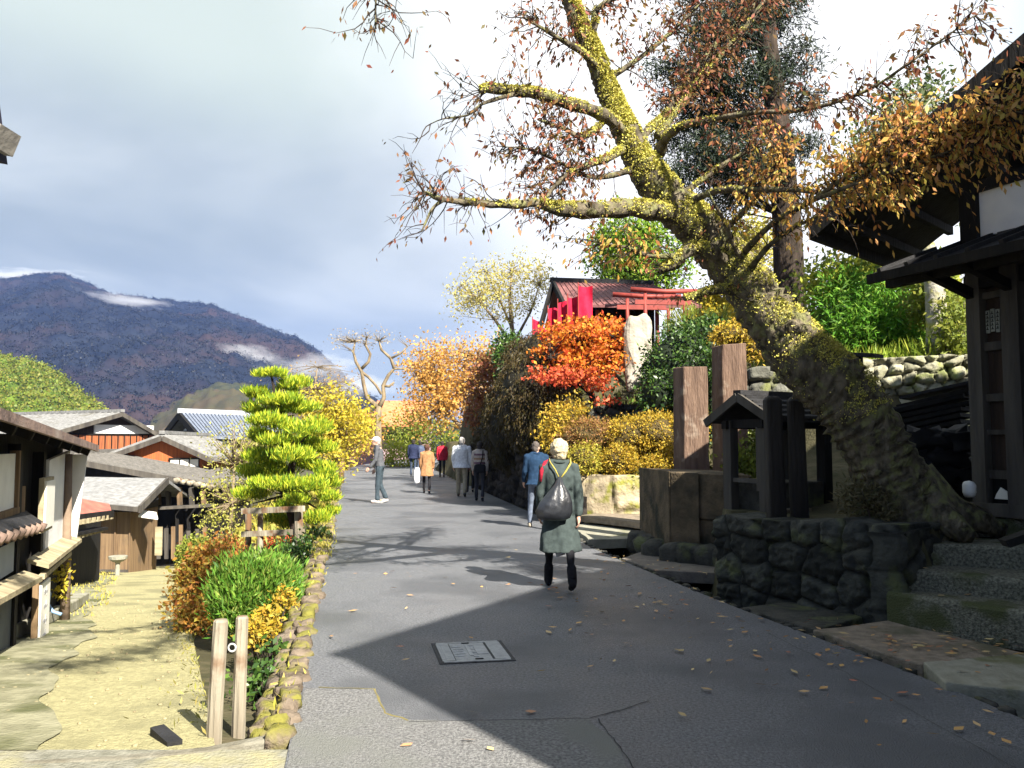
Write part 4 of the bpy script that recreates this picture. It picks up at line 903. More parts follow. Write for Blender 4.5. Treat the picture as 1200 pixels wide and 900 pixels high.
def near_eave():
    # the eave of the neighbouring house, only its corner shows at the top left
    o = Vector((-2.52, 4.0, 0)); M = frame(o, (.1, -1)); t = thing('eave_house', 'dark eave corner of the near house at the upper left edge', 'house', (-3.6, 3, 0))
    c = at(6, 165, 4.0)
    b = MB(); b.slab([at(9, 193, 4.0), at(9, 100, 4.0) + Vector((-.05, 0, 0)), Vector((-5, 3.9, 4.2)), Vector((-5, 4.0, 3.4))], (0, -4.5, 0)); rf = b.build('roof', pm('navy_eave', (.012, .012, .03), (.008, .008, .02), 5, .8), t)
    b = MB(); b.lohi((-6, -1, -.1), (-3.7, 3.2, 3.2)); b.build('wall', M_DWOOD, t)
    b = MB(); p, q = at(6, 157, 3.98), at(15, 168, 3.98); b.slab([at(5, 152, 3.95), at(25, 160, 3.95), at(15, 184, 3.95), at(5, 182, 3.95)], (0, -.16, 0)); b.build('gutter_end', pm('gutter_grey', (.30, .28, .24), (.2, .19, .17), 5, .6), rf)
near_eave()
def pole():
    t = thing('utility_post', 'tall brown post with a vine at the corner of the nearest house', 'post', tuple(at(76, 722, 11.5)))
    b = MB(); b.tube([at(76, 726, 11.5), at(78, 640, 11.5), at(80, 532, 11.5)], [.065, .06, .055], 8); b.build('shaft', pm('pole_wood', (.22, .16, .11), (.15, .11, .08), 6, .9), t, True)
    C = np.array([np.array(at(72 + random.uniform(-4, 4), random.uniform(650, 705), 11.35)) for _ in range(26)]); leaf_obj('vine', leaves_at(C, 6, .05), .06, L_YEL, t, .6)
pole()
def curb_things():
    mb = MB(); pts = [(-4.75, 7.6), (-5.35, 8.9), (-5.75, 10.2), (-6.15, 11.5), (-6.6, 12.8), (-7.2, 14.4)]
    for p, q in zip(pts[:-1], pts[1:]): mb.beam((p[0], p[1], float(zpath(p[1])) + .07), (q[0], q[1], float(zpath(q[1])) + .07), .30, .16)
    solo(mb, 'stone_kerb', M_CONC, 'pale sunlit stone kerb along the foot of the nearest house', 'kerb', bevel=.02)
    t = thing('hose_stand', 'thin blue hose bent over a tap beside the brown post', 'hose', tuple(at(60, 716, 11)))
    b = MB(); b.tube([at(52, 712, 11), at(52, 694, 11), at(55, 690, 11), at(58, 696, 11), at(56, 708, 11), at(62, 717, 11), at(72, 720, 11)], .022, 7); b.build('pipe', pm('blue_hose', (.22, .34, .50), (.18, .28, .42), 5, .5), t, True)
curb_things()
def gable_house(name, label, apex, eL, eR, Y, depth, xdir_deg, zb, mats, over=.35, th=.12, parts=(), cat='house'):
    """gable front facing along -y of a frame turned xdir_deg; apex/eL/eR in picture positions at distance Y give the real sizes"""
    k = mpp(Y); A = at(*apex, Y); wl, wr = (apex[0] - eL[0]) * k, (eR[0] - apex[0]) * k; zl, zr = A.z - (eL[1] - apex[1]) * k, A.z - (eR[1] - apex[1]) * k
    c, s = math.cos(R(xdir_deg)), math.sin(R(xdir_deg)); wl, wr = wl / max(.25, c), wr / max(.25, c)
    M = frame((A.x, A.y, 0), (c, s)); t = thing(name, label, cat, (A.x, A.y, zb))
    wall, roof = mats
    b = MB(M); i = .10 + over
    sl, sr = (A.z - zl) / wl, (A.z - zr) / wr
    prof = [(-wl + i, zb), (wr - i, zb), (wr - i, A.z - sr * (wr - i) - .02), (0, A.z - .02), (-wl + i, A.z - sl * (wl - i) - .02)]
    b.slab([(p[0], over, p[1]) for p in prof], (0, depth, 0)); b.build('wall', wall, t)
    b = MB(M)
    for sgn, w, z in ((-1, wl, zl), (1, wr, zr)): b.slab([(0, 0, A.z), (sgn * w, 0, z), (sgn * w, depth + 2 * over, z), (0, depth + 2 * over, A.z)], (0, 0, th))
    n = int((depth) / .45)
    for sgn, w, z in ((-1, wl, zl), (1, wr, zr)):
        for j in range(n): y = .1 + j * .45; b.beam((0, y, A.z + th + .01), (sgn * w, y, z + th + .01), .05, .04)
    b.box((0, depth / 2 + over, A.z + th + .06), (.22, depth + 2 * over + .1, .14)); rf = b.build('roof', roof, t)
    b = MB(M)
    for sgn, w, z in ((-1, wl, zl), (1, wr, zr)): b.beam((0, -.03, A.z + .02), (sgn * w, -.03, z + .02), .06, .20)
    b.build('bargeboard', M_GREYWOOD, rf)
    for nm, kind, x0, z0, x1, z1, m in parts:            # rectangles on the gable front, in metres from the apex
        b = MB(M); b.lohi((x0, over - .06, A.z + z0), (x1, over + .02, A.z + z1)); w = b.build(nm, m, t)
        if kind == 'w':
            b = MB(M); nx = max(1, int((x1 - x0) / .35))
            for q in range(nx + 1): x = x0 + (x1 - x0) * q / nx; b.box((x, over - .075, A.z + (z0 + z1) / 2), (.04, .05, z1 - z0 + .04))
            b.box(((x0 + x1) / 2, over - .075, A.z + z1 + .03), (x1 - x0 + .1, .06, .06)); b.box(((x0 + x1) / 2, over - .075, A.z + z0 - .03), (x1 - x0 + .1, .06, .06)); b.build('frame', M_DWOOD, w)
    return t, M, A
VZ = -3.6
# D: big grey roof, gable towards the right
gable_house('farmhouse', 'two storey house with broad grey roof and white gable at the upper left', (143, 486), (100, 512), (172, 515), 42, 9, 62, VZ, (pm('dark_boards', (.05, .035, .025), (.03, .02, .016), 4, .9, .3, 20, stretch=(3, 3, .2)), M_ROOFG), .45, .14,
    (('plaster', '', -1.2, -.92, 2.2, -.50, M_PLASTER), ('orange_panel', 'w', -2.4, -1.75, 2.6, -1.0, M_ORWOOD), ('lower_panel', 'w', -2.4, -4.2, 2.6, -2.7, M_WOOD)))
# E: gable with orange boards
gable_house('orange_house', 'lower house whose broad gable of orange boards faces the road', (190, 514), (128, 538), (247, 541), 35, 8, 8, VZ, (pm('orange_gable', (.42, .12, .035), (.28, .08, .03), 5, .85, .3, 25, stretch=(4, 4, .2)), M_ROOFG), .4, .20,
    (('window', 'w', .25, -1.15, 1.4, -.85, M_PAPER), ('lower_wall', '', -1.6, -3.2, 1.6, -1.35, M_WOOD)))
# C: long low roof with projecting log ends
def house_c():
    Y = 30; t, M, A = gable_house('long_house', 'long dark house under a low slanting roof with pale log ends', (62, 537), (-60, 560), (252, 573), Y, 7, 4, VZ, (M_DWOOD, M_ROOFD), .5, .16)
    for i in range(6):
        p = at(205 + i * 8, 563 + i * 1.6, Y - .45); b = MB(); b.tube([p, p + Vector((0, .6, 0))], [.085, .085], 8); b.build('log_end', M_POST, t, True)
    b = MB(); b.beam(at(176, 596, Y - 1.3), at(250, 592, Y - 1.0), .5, .08); b.build('beam', M_GREYWOOD, t)
    for i, x in enumerate((185, 197, 210, 224, 238)):
        b = MB(); b.beam(at(x, 571, Y - .2), at(x + 1, 592, Y - .2), .10, .25, (0, 1, 0)); b.build('board', M_GREYWOOD if i % 2 else M_WOOD, t)
    for i, x in enumerate((180, 186, 195, 203, 212, 221, 231, 240)):
        b = MB(); b.beam(at(x, 614 + (i * 7) % 9, Y - 1.0), at(x, 655, Y - 1.0), .12, .06, (0, 1, 0)); b.build('fence_board', (M_WOOD, M_GREYWOOD, M_GREYWOOD, M_WOOD)[i % 4], t)
house_c()
# B: plank shed in front
def shed():
    Yf, Yr = 25.2, 28.0; t = thing('plank_shed', 'weathered plank shed with a plain grey roof facing the sandy path', 'shed', tuple(at(130, 668, 26)))
    e0, e1, r0, r1 = at(82, 590, Yf), at(162, 597, Yf), at(80, 562, Yr), at(195, 564, Yr)
    b = MB(); b.slab([e0, e1, r1, r0], (0, 0, .10)); d = r1 - e1; b.slab([r0, r1, r1 + Vector((d.x, d.y, -d.z)), r0 + Vector((d.x, d.y, -d.z))], (0, 0, .10)); rf = b.build('roof', M_ROOFG, t)
    b = MB(); b.beam(e1 + Vector((.05, -.03, .0)), r1 + Vector((.05, 0, .03)), .07, .22); b.beam(e0, e1, .06, .14); b.build('bargeboard', M_GREYWOOD, rf)
    c0, c1, c2 = at(84, 640, 26), at(152, 640, 25.9), at(182, 640, 28.2); zb = -2.95
    def wall(p, q, z0, z1, m, nm, th=.1):
        b = MB(); b.slab([Vector((p.x, p.y, z0)), Vector((q.x, q.y, z0)), Vector((q.x, q.y, z1)), Vector((p.x, p.y, z1))], (0, th, 0)); return b.build(nm, m, t)
    zt = at(0, 600, 25.9).z
    wall(c0, c1, zb, zt, M_WOOD, 'front_wall'); wall(c1 + Vector((.01, 0, 0)), c2, zb, zt + .1, M_WOOD, 'side_wall')
    b = MB(); b.slab([c1 + Vector((0, .0, zt - c1.z)), c2 + Vector((0, 0, zt - c2.z)), Vector((c2.x - .2, c2.y, r1.z - .15)), Vector((c1.x + .35, c1.y + 1.0, r1.z - .5))], (.05, .05, 0)); b.build('gable', M_DWOOD, t)
    for i in range(5):
        p = c0.lerp(c1, i / 4); b = MB(); b.box((p.x, p.y - .03, (zb + zt) / 2), (.04, .03, zt - zb)); b.build('batten', M_WOOD, t)
    b = MB(); b.beam(Vector((c0.x, c0.y - .06, zb + .75)), Vector((c1.x, c1.y - .06, zb + .75)), .06, .08); b.beam(Vector((c0.x, c0.y - .06, zb + .1)), Vector((c1.x, c1.y - .06, zb + .1)), .08, .14); b.build('crosspiece', M_GREYWOOD, t)
    b = MB(); b.slab([at(162, 606, 25.6), at(185, 609, 25.6), at(183, 602, 26.4), at(168, 600, 26.4)], (0, 0, .05)); b.build('awning', M_PAPER, t)
    b = MB(); p = at(186, 634, 27.5); b.box((p.x, p.y, p.z), (.22, .05, .9)); b.build('pale_door', M_CREAM, t)
shed()
def red_pent():
    t = thing('pent_roof_house', 'low house with a small red pent roof and white tile ends behind the brown post', 'house', tuple(at(100, 690, 18)))
    Y = 18; b = MB(); b.slab([at(84, 612, Y - .6), at(131, 604, Y + .8), at(128, 594, Y + 1.8), at(84, 586, Y + .8)], (0, 0, .07)); rf = b.build('roof', M_ROOFR, t)
    b = MB(); b.beam(at(84, 608, Y - .65), at(131, 602, Y + .75), .10, .14); b.build('eave_beam', M_DWOOD, rf)
    for i in range(9): u = i / 8; p = at(86, 613, Y - .7).lerp(at(129, 605.5, Y + .7), u); b = MB(); b.box(p, (.10, .10, .10)); b.build('tile_end', M_CREAM, rf)
    for i in range(8): u = i / 7; p = at(86, 630, Y - .6).lerp(at(118, 622, Y + .5), u); b = MB(); b.box(p, (.08, .08, .07)); b.build('rafter_end', M_CREAM, t)
    b = MB(); p, q = at(66, 650, Y), at(88, 650, Y + 1.2); b.slab([Vector((p.x, p.y, -2.4)), Vector((q.x, q.y, -2.4)), Vector((q.x, q.y, .1)), Vector((p.x, p.y, .1))], (-.4, 2, 0)); b.build('wall', M_DWOOD, t)
    b = MB(); b.beam(at(84, 626, Y - .5), at(119, 619, Y + .6), .3, .06); b.build('lower_eave', M_DWOOD, t)
red_pent()
def stone_basin():
    t = thing('stone_basin', 'small pale pedestal basin standing before the plank shed', 'basin', tuple(at(138, 676, 24)))
    p = at(138, 660, 24); b = MB(); b.tube([(p.x, p.y, p.z - .45), (p.x, p.y, p.z), (p.x, p.y, p.z + .05)], [.07, .06, .11], 10); b.build('pedestal', M_CONC, t)
    b = MB(); b.tube([(p.x, p.y, p.z + .05), (p.x, p.y, p.z + .12), (p.x, p.y, p.z + .2)], [.14, .24, .25], 12); b.build('bowl', M_CONC, t)
stone_basin()
# F: blue tiled roof far behind
def house_f():
    Y = 62; t = thing('blue_roof_house', 'distant house with blue grey tiled roof and white trussed gable', 'house', tuple(at(250, 560, Y)))
    r0, r1, e0, e1 = at(213, 487, Y), at(318, 491, Y + 2), at(236, 514, Y - 4), at(330, 516, Y - 2)
    b = MB(); b.slab([e0, e1, r1, r0], (0, 0, .2)); d = r0 - e0; b.slab([r0, r1, r1 + Vector((d.x, d.y, -d.z)), r0 + Vector((d.x, d.y, -d.z))], (0, 0, .2))
    for i in range(26): u = i / 25; b.beam(e0.lerp(e1, u) + Vector((0, 0, .23)), r0.lerp(r1, u) + Vector((0, 0, .23)), .12, .10)
    rf = b.build('roof', M_ROOFBL, t); b = MB(); b.beam(r0 + Vector((-.3, 0, .35)), r1 + Vector((0, 0, .35)), .4, .35); b.build('ridge_cap', pm('pale_ridge', (.40, .42, .45), (.32, .34, .37), 5, .7), rf)
    bk = r0 + Vector((d.x, d.y, -d.z)); b = MB(); b.beam(r0 + Vector((-.2, 0, 0)), e0 + Vector((-.2, 0, 0)), .15, .5); b.beam(r0 + Vector((-.2, 0, 0)), bk + Vector((-.2, 0, 0)), .15, .5); b.build('bargeboard', M_DWOOD, rf)
    b = MB(); g0, g1, ga = e0.lerp(r0, .12) + Vector((.6, 0, -.3)), bk.lerp(r0, .12) + Vector((.6, 0, -.3)), r0 + Vector((.6, 0, -.6)); b.slab([g0, g1, ga], (.2, 0, 0)); gb = b.build('gable', M_PLASTER, t)
    b = MB(); m = (g0 + g1) / 2
    for u in (.25, .5, .75): p = g0.lerp(g1, u); q = ga if u == .5 else (g0.lerp(ga, u * 2) if u < .5 else g1.lerp(ga, (1 - u) * 2)); b.beam(p + Vector((-.1, 0, 0)), q + Vector((-.1, 0, 0)), .12, .2, (1, 0, 0))
    b.beam(g0.lerp(ga, .5) + Vector((-.1, 0, 0)), g1.lerp(ga, .5) + Vector((-.1, 0, 0)), .12, .2); b.build('truss', M_DWOOD, gb)
    b = MB(); b.slab([Vector((g0.x, g0.y, -4.5)), Vector((e1.x - 1, e1.y + 1, -4.5)), Vector((e1.x - 1, e1.y + 5, -4.5)), Vector((g1.x, g1.y, -4.5))], (0, 0, 4.5 + e0.z - .3)); b.build('wall', M_WOOD, t)
house_f()
def road_end_house():
    Y = 78; t = thing('red_roof_house', 'low house with a long orange red roof at the end of the road', 'house', tuple(at(470, 545, Y)))
    b = MB(); b.slab([at(435, 500, Y - 2), at(502, 500, Y - 2), at(498, 472, Y + 3), at(442, 472, Y + 3)], (0, 0, .2)); b.slab([at(442, 472, Y + 3), at(498, 472, Y + 3), at(502, 500, Y + 9), at(435, 500, Y + 9)], (0, 0, .2)); rf = b.build('roof', M_ROOFO, t)
    b = MB(); p, q = at(438, 500, Y), at(500, 500, Y); b.lohi((p.x, p.y, -.5), (q.x, q.y + 5, p.z + .2)); b.build('wall', pm('mauve_wall', (.42, .28, .30), (.34, .22, .25), 3, .9), t)
    b = MB(); p, q = at(446, 507, Y - .06), at(490, 515, Y - .06); b.lohi((p.x, p.y - .05, q.z), (q.x, p.y, p.z)); b.build('window', M_DWOOD, t)
    b = MB(); p, q = at(405, 485, Y + 2), at(446, 522, Y + 2); b.lohi((p.x, p.y, -.5), (q.x, q.y + 4, p.z - 1)); b.build('annex', MATS['mauve_wall'], t)
    b = MB(); b.slab([at(402, 494, Y + 1), at(446, 494, Y + 1), at(446, 486, Y + 5), at(402, 486, Y + 5)], (0, 0, .2)); b.build('annex_roof', M_ROOFR, t)
road_end_house()
# ------------------------------------------------------------------ left side planting
def pine():
    t = thing('cloud_pine', 'tall clipped pine with flat green needle pads above a wooden support', 'tree', tuple(at(338, 700, 15)))
    tr = [at(340, 705, 15), at(350, 640, 15), at(336, 580, 15.1), at(345, 530, 15), at(332, 490, 15), at(322, 462, 15), at(318, 440, 15)]
    mb = MB(); mb.tube(tr, [.10, .085, .075, .06, .045, .03, .015], 8, True, .1)
    pads = [(318, 440, 19, 7, 0), (299, 462, 15, 7, .1), (340, 455, 17, 9, .3), (351, 448, 12, 8, .8), (325, 470, 32, 9, -.1), (302, 483, 17, 9, .2), (345, 482, 26, 9, .1), (322, 497, 30, 9, -.4), (362, 503, 30, 12, -.2), (302, 512, 18, 9, .3),
            (322, 517, 25, 9, -.4), (348, 522, 26, 9, .4), (378, 525, 20, 9, .3), (304, 537, 26, 10, .0), (345, 535, 28, 11, -.5), (325, 552, 30, 10, .3), (360, 545, 20, 9, .4), (380, 552, 16, 11, .1), (298, 555, 20, 9, .4),
            (322, 572, 34, 11, -.5), (362, 570, 24, 12, -.35), (296, 584, 22, 12, 0), (342, 590, 24, 10, -.4), (383, 568, 15, 9, .4), (384, 583, 14, 9, .2), (370, 612, 20, 9, .0), (330, 612, 22, 9, .2), (385, 600, 12, 9, .3)]
    P = []; A = []
    for px, py, rx, ry, dy in pads:
        c = at(px, py, 15 + dy); k = mpp(15)
        q = min(tr[1:], key=lambda s: abs(s.z - c.z + .12) + .1 * (s - c).length)
        mb.tube(bez(q, c - Vector((0, 0, ry * k * .5)), 5, .12), [.03, .026, .02, .014, .008], 5, False)
        for u in range(4):                     # every pad is a few uneven tufts
            n = int(rx * 20); d = unit(RNG.normal(size=(n, 3))); d[:, 2] = d[:, 2] * .75 + .15; r = RNG.uniform(.3, 1, n)[:, None]; g = random.uniform(.42, .74); an = u * 1.57 + random.uniform(-.5, .5); ro = random.uniform(.25, .62) * rx * k
            P.append(np.array(c) + np.array((math.cos(an) * ro, math.sin(an) * ro, random.uniform(-.5, .35) * ry * k)) + d * r * np.array((rx * k * g, rx * k * g, ry * k * random.uniform(.7, 1.25)))); A.append(d * .4 + np.array((0, 0, 1.0)))
    mb.build('trunk', M_BARKD, t, True)
    leaf_obj('needles', np.concatenate(P), .095, L_PINE, t, .16, np.concatenate(A), .35, .05)
pine()
def support():
    t = thing('pine_support', 'weathered timber frame of posts and rails propping the clipped pine', 'plant support', tuple(at(322, 690, 14.2)))
    k = mpp(14)
    for x, y0, Y, w in ((291, 598, 14.6, .11), (305, 600, 14.3, .10), (350, 596, 14.0, .14)):
        mb = MB(); p = at(x, y0, Y); mb.tube([(p.x, p.y, zg(p.x, p.y) - .1), (p.x + .01, p.y, p.z - .5), p], [w * .5, w * .5, w * .48], 8, True, .06); mb.build('post', M_POST, t)
    for y, Y in ((599, 14.0), (626, 14.2)):
        mb = MB(); mb.beam(at(284, y, Y + .2), at(356, y - 3, Y - .2), .07, .09); mb.build('rail', M_POST, t)
support()
shrub('bright_bush', 'bright green feathery conifer bush beside the wooden posts', 'bush', [blob_px(298, 695, 9, 46, 38, .9), blob_px(280, 708, 8.8, 26, 30), blob_px(322, 690, 9.2, 26, 30)], 700, 40, .06, .075, L_BRGREEN, aspect=.2, axis_up=.9, wild=.5, shell=.5)
shrub('orange_bush', 'loose orange and yellow leaved bush along the sandy path', 'bush', [blob_px(238, 690, 10.4, 30, 44, .8), blob_px(226, 720, 10.2, 20, 30), blob_px(252, 660, 10.6, 22, 26)], 260, 18, .08, .06, L_ORBUSH, shell=.35)
shrub('brown_topiary', 'clipped rusty brown bush behind the orange bush', 'bush', [blob_px(262, 655, 12, 24, 22), blob_px(282, 668, 11.8, 16, 18), blob_px(246, 675, 12, 20, 20)], 300, 22, .04, .04, L_BROWNT, shell=.85, core=plain('bush_core', (.10, .04, .02)))
shrub('round_bush', 'small rounded green bush at the bend of the sandy path', 'bush', [blob_px(230, 651, 15, 18, 18)], 220, 20, .05, .05, L_OLIVE, shell=.85, core=plain('bush_core_green', (.03, .05, .015)))
shrub('red_shrub', 'small red leaved shrub under the pine support', 'bush', [blob_px(322, 640, 14.8, 22, 10), blob_px(345, 640, 14.6, 12, 14)], 80, 16, .06, .05, L_MAPRED, shell=.4)
shrub('low_green_shrub', 'dark green low shrub beneath the pine beside the kerb', 'bush', [blob_px(345, 655, 13, 26, 22), blob_px(372, 640, 14.5, 14, 22)], 200, 18, .06, .06, L_EVER, shell=.5)
shrub('moss_bush', 'yellow mossy shrub leaning over the drop beside the wooden posts', 'bush', [blob_px(312, 728, 7.8, 14, 12), blob_px(298, 742, 7.5, 10, 10), blob_px(332, 702, 8.6, 8, 12)], 90, 18, .05, .045, L_AZ, shell=.4)
shrub('gully_fern', 'dark trailing greenery filling the gap between posts and kerb', 'bush', [blob_px(300, 800, 6.2, 18, 22), blob_px(318, 770, 6.9, 12, 18)], 40, 12, .06, .05, L_EVER, shell=.3)
# trees and shrubs behind the pine
def tr_px(pts): return [at(*p) for p in pts]
tree('pale_shrub_tree', 'pale yellow green twiggy tree between the timber houses and the pine', 'tree', tr_px([(270, 690, 20), (268, 640, 20), (272, 590, 20), (275, 545, 20)]), [.07, .055, .04, .02],
     [blob_px(278, 520, 20, 34, 34), blob_px(265, 580, 20, 26, 40), blob_px(255, 615, 19.5, 22, 24), blob_px(300, 545, 20.5, 26, 50)], 230, 14, .14, .07, [leafmat('yellowgreen_leaves', [(.36, .36, .07), (.46, .44, .10), (.30, .32, .05), (.52, .46, .16)], .4)], M_BARKL, shell=.2)
tree('yellow_tree', 'bright yellow leaved tree behind the clipped pine', 'tree', tr_px([(392, 570, 27), (395, 540, 27), (388, 510, 27), (385, 480, 27)]), [.10, .08, .05, .02],
     [blob_px(385, 480, 27, 34, 26), blob_px(400, 505, 27, 34, 26), blob_px(372, 515, 27, 22, 26), blob_px(415, 485, 28, 22, 18), blob_px(392, 540, 26, 22, 16)], 300, 22, .22, .11, [L_YEL], M_BARKL, shell=.25)
tree('bare_brown_tree', 'bare brownish twiggy tree with a few dry leaves behind the yellow tree', 'tree', tr_px([(370, 550, 38), (372, 500, 38), (368, 460, 38), (372, 430, 38)]), [.10, .08, .05, .02],
     [blob_px(360, 450, 38, 38, 26, .8), blob_px(395, 450, 38, 34, 24, .8), blob_px(335, 465, 37, 18, 18)], 220, 3, .25, .10, [leafmat('dry_leaves', [(.40, .26, .12), (.46, .34, .14), (.34, .2, .1)], .3)], M_BARKL, shell=.15, twig_r=.008)
tree('young_maple', 'small orange leaved tree behind the roadside rail fence', 'tree', tr_px([(408, 560, 46), (410, 530, 46), (412, 500, 46)]), [.08, .06, .03],
     [blob_px(420, 500, 46, 26, 20), blob_px(405, 520, 46, 20, 22), blob_px(436, 495, 47, 14, 14)], 130, 14, .3, .17, [L_GOLD, L_YEL], M_BARKL, shell=.2)
# pollarded tree
def pollard():
    Y = 44
    tr = tr_px([(443, 548, Y), (443, 520, Y), (443, 492, Y), (444, 476, Y)])
    limbs = [(tr_px([(444, 478, Y), (430, 466, Y), (426, 450, Y), (424, 436, Y), (417, 424, Y), (414, 412, Y), (416, 401, Y)]), [.15, .11, .10, .095, .08, .06, .035]),
             (tr_px([(424, 436, Y), (432, 442, Y), (441, 452, Y - .3), (447, 462, Y - .3)]), [.08, .07, .07, .07]),
             (tr_px([(444, 478, Y), (450, 466, Y), (449, 452, Y), (455, 440, Y), (462, 432, Y), (474, 432, Y)]), [.15, .11, .10, .09, .07, .035]),
             (tr_px([(462, 432, Y), (458, 420, Y), (447, 410, Y), (444, 400, Y)]), [.09, .08, .07, .04]),
             (tr_px([(458, 420, Y), (470, 414, Y), (478, 406, Y)]), [.07, .05, .03]),
             (tr_px([(424, 432, Y), (432, 424, Y), (434, 415, Y), (428, 404, Y), (430, 396, Y)]), [.09, .08, .07, .06, .03]),
             (tr_px([(449, 452, Y), (456, 453, Y), (462, 448, Y)]), [.08, .07, .05])]
    tree('pollard_tree', 'bare pollarded tree with pale forked trunk and flat top of twigs', 'tree', tr, [.24, .20, .17, .16],
         [blob_px(430, 396, Y, 46, 7, .8), blob_px(412, 402, Y, 28, 7, .8)], 130, 3, .2, .10, [leafmat('twig_buds', [(.40, .34, .22), (.34, .26, .16)], .3)], M_BARKL, limbs=limbs, shell=.1, twig_r=.010)
pollard()
Y = 47
tree('golden_tree', 'golden orange tree with pale forked trunks at the end of the road', 'tree', tr_px([(572, 566, Y), (568, 540, Y), (560, 515, Y), (548, 490, Y), (540, 462, Y)]), [.30, .26, .2, .14, .07],
     [blob_px(525, 440, Y, 42, 40), blob_px(505, 470, Y, 36, 34), blob_px(558, 425, Y, 24, 34), blob_px(545, 470, Y, 36, 30), blob_px(500, 425, Y, 26, 26), blob_px(575, 420, Y + 2, 18, 22)], 420, 26, .40, .17, [L_GOLD], M_BARKL,
     limbs=[(tr_px([(566, 535, Y), (545, 505, Y), (520, 480, Y), (505, 455, Y)]), [.2, .14, .09, .04]), (tr_px([(562, 518, Y), (575, 490, Y), (572, 455, Y), (560, 420, Y)]), [.18, .12, .08, .04])], shell=.15, twig_r=.016)
shrub('end_hedge', 'dark olive shrubs closing the end of the road', 'bush', [blob_px(478, 505, 56, 26, 26), blob_px(510, 515, 56, 30, 22), blob_px(535, 525, 55, 22, 20)], 300, 14, .3, .20, L_OLIVE, shell=.5, base=0.3)
shrub('yellow_hedge', 'yellow green low bush beneath the pollarded tree', 'bush', [blob_px(478, 536, 52, 26, 14), blob_px(455, 532, 52, 16, 16)], 200, 14, .2, .16, leafmat('lime_leaves', [(.30, .36, .03), (.42, .44, .04), (.22, .28, .02)], .3), shell=.6, base=.3)
shrub('lime_bush', 'lime green bush at the foot of the golden tree', 'bush', [blob_px(572, 528, 44, 16, 24), blob_px(555, 540, 45, 16, 14)], 160, 14, .2, .16, MATS['lime_leaves'], shell=.5, base=.6)
shrub('purple_shrub', 'dusty reddish shrubs behind the fence at the end of the road', 'bush', [blob_px(425, 520, 54, 20, 16), blob_px(405, 530, 52, 16, 16)], 160, 12, .25, .16, leafmat('dusty_red', [(.36, .16, .08), (.42, .22, .12), (.32, .26, .08)], .3), shell=.4, base=.2)
# roadside grass and moss
def grass_stuff():
    n = 9000; y = RNG.uniform(4.8, 46, n) ** 1.0; xe = xL(y); x = xe + RNG.normal(0, .07, n) - .08 + np.where(y > 16, -RNG.exponential(.5, n), 0)
    z = np.where(x > xe - .3, zroad(y) + .02, zground(x, y) + .02)
    P = np.stack([x, y, z], 1); keep = RNG.uniform(0, 1, n) < np.where(y < 12, .06, 1); P = P[keep]
    tag(leaf_obj('roadside_grass', P, .06, L_STRAW, None, .25, np.array((0, 0, 1.4)), .7), 'dry yellow grass and moss fringing the left edge of the road', 'grass', kind='stuff')
    n = 2600; y = RNG.uniform(12, 30, n); x = xPl(y) - RNG.exponential(1.4, n) + .2; P = np.stack([x, y, zground(x, y)], 1)
    tag(leaf_obj('path_grass', P, .09, L_STRAW, None, .2, np.array((0, 0, 1.4)), .6), 'pale grass tufts beside the sandy path', 'grass', kind='stuff')
    n = 1100; y = RNG.uniform(4.9, 26, n); x = xPr(y) - RNG.exponential(.10, n) + .06; P = np.stack([x, y, zpath(y)], 1)
    tag(leaf_obj('path_tufts', P, .045, leafmat('tuft', [(.20, .22, .04), (.30, .28, .06), (.36, .30, .10), (.14, .15, .04)], .3), None, .25, np.array((0, 0, 1.1)), .9), 'small weeds and litter along the right edge of the sandy path', 'weeds', kind='stuff')
    gv = MB(); rg = random.Random(12)
    for i in range(350):
        y = rg.uniform(4.7, 15); x = float(xPr(y)) - rg.uniform(0, 2.4); s = rg.uniform(.006, .016) * (1 + .05 * y); gv.blob((x, y, float(zpath(y)) - .008), (s, s * rg.uniform(.6, 1), s * .55), 6, 4, .4, 2, i)
    tag(gv.build('path_gravel', pm('gravel', (.33, .29, .17), (.20, .17, .10), 9, .9, 0, spec=.1), None, True), 'loose gravel on the sandy path', 'gravel', kind='stuff')
    n = 6000; x = RNG.uniform(5.5, 11, n); y = RNG.uniform(15.6, 20, n); P = np.stack([x, y, zground(x, y)], 1)
    tag(leaf_obj('slope_grass', P, .30, L_GRASS, None, .10, np.array((0, 0, 1.4)), .6), 'green grass on the slope above the bright stone wall', 'grass', kind='stuff')
    n = 5200; y = RNG.uniform(17, 46, n); u = RNG.uniform(0, 1, n); x = xPr(y) * (1 - u) + xL(y) * u; P = np.stack([x, y, zground(x, y)], 1)
    tag(leaf_obj('bank_plants', P, .22, leafmat('bank_leaves', [(.28, .26, .05), (.40, .34, .06), (.18, .22, .03), (.44, .30, .06)], .3), None, .4, np.array((0, 0, .8)), .9), 'mixed yellow green ground plants on the bank left of the road', 'ground cover', kind='stuff')
    n = 9000; x = RNG.uniform(-1.2, 9, n); y = RNG.uniform(17, 34, n); k = (x > xR(y) + .9); P = np.stack([x, y, zground(x, y)], 1)[k]
    tag(leaf_obj('hill_plants', P, .22, leafmat('hill_leaves', [(.05, .07, .02), (.09, .10, .02), (.04, .05, .015), (.14, .13, .03)], .3), None, .4, np.array((0, 0, .8)), .9), 'low dark ground plants covering the shrine hill', 'ground cover', kind='stuff')
grass_stuff()

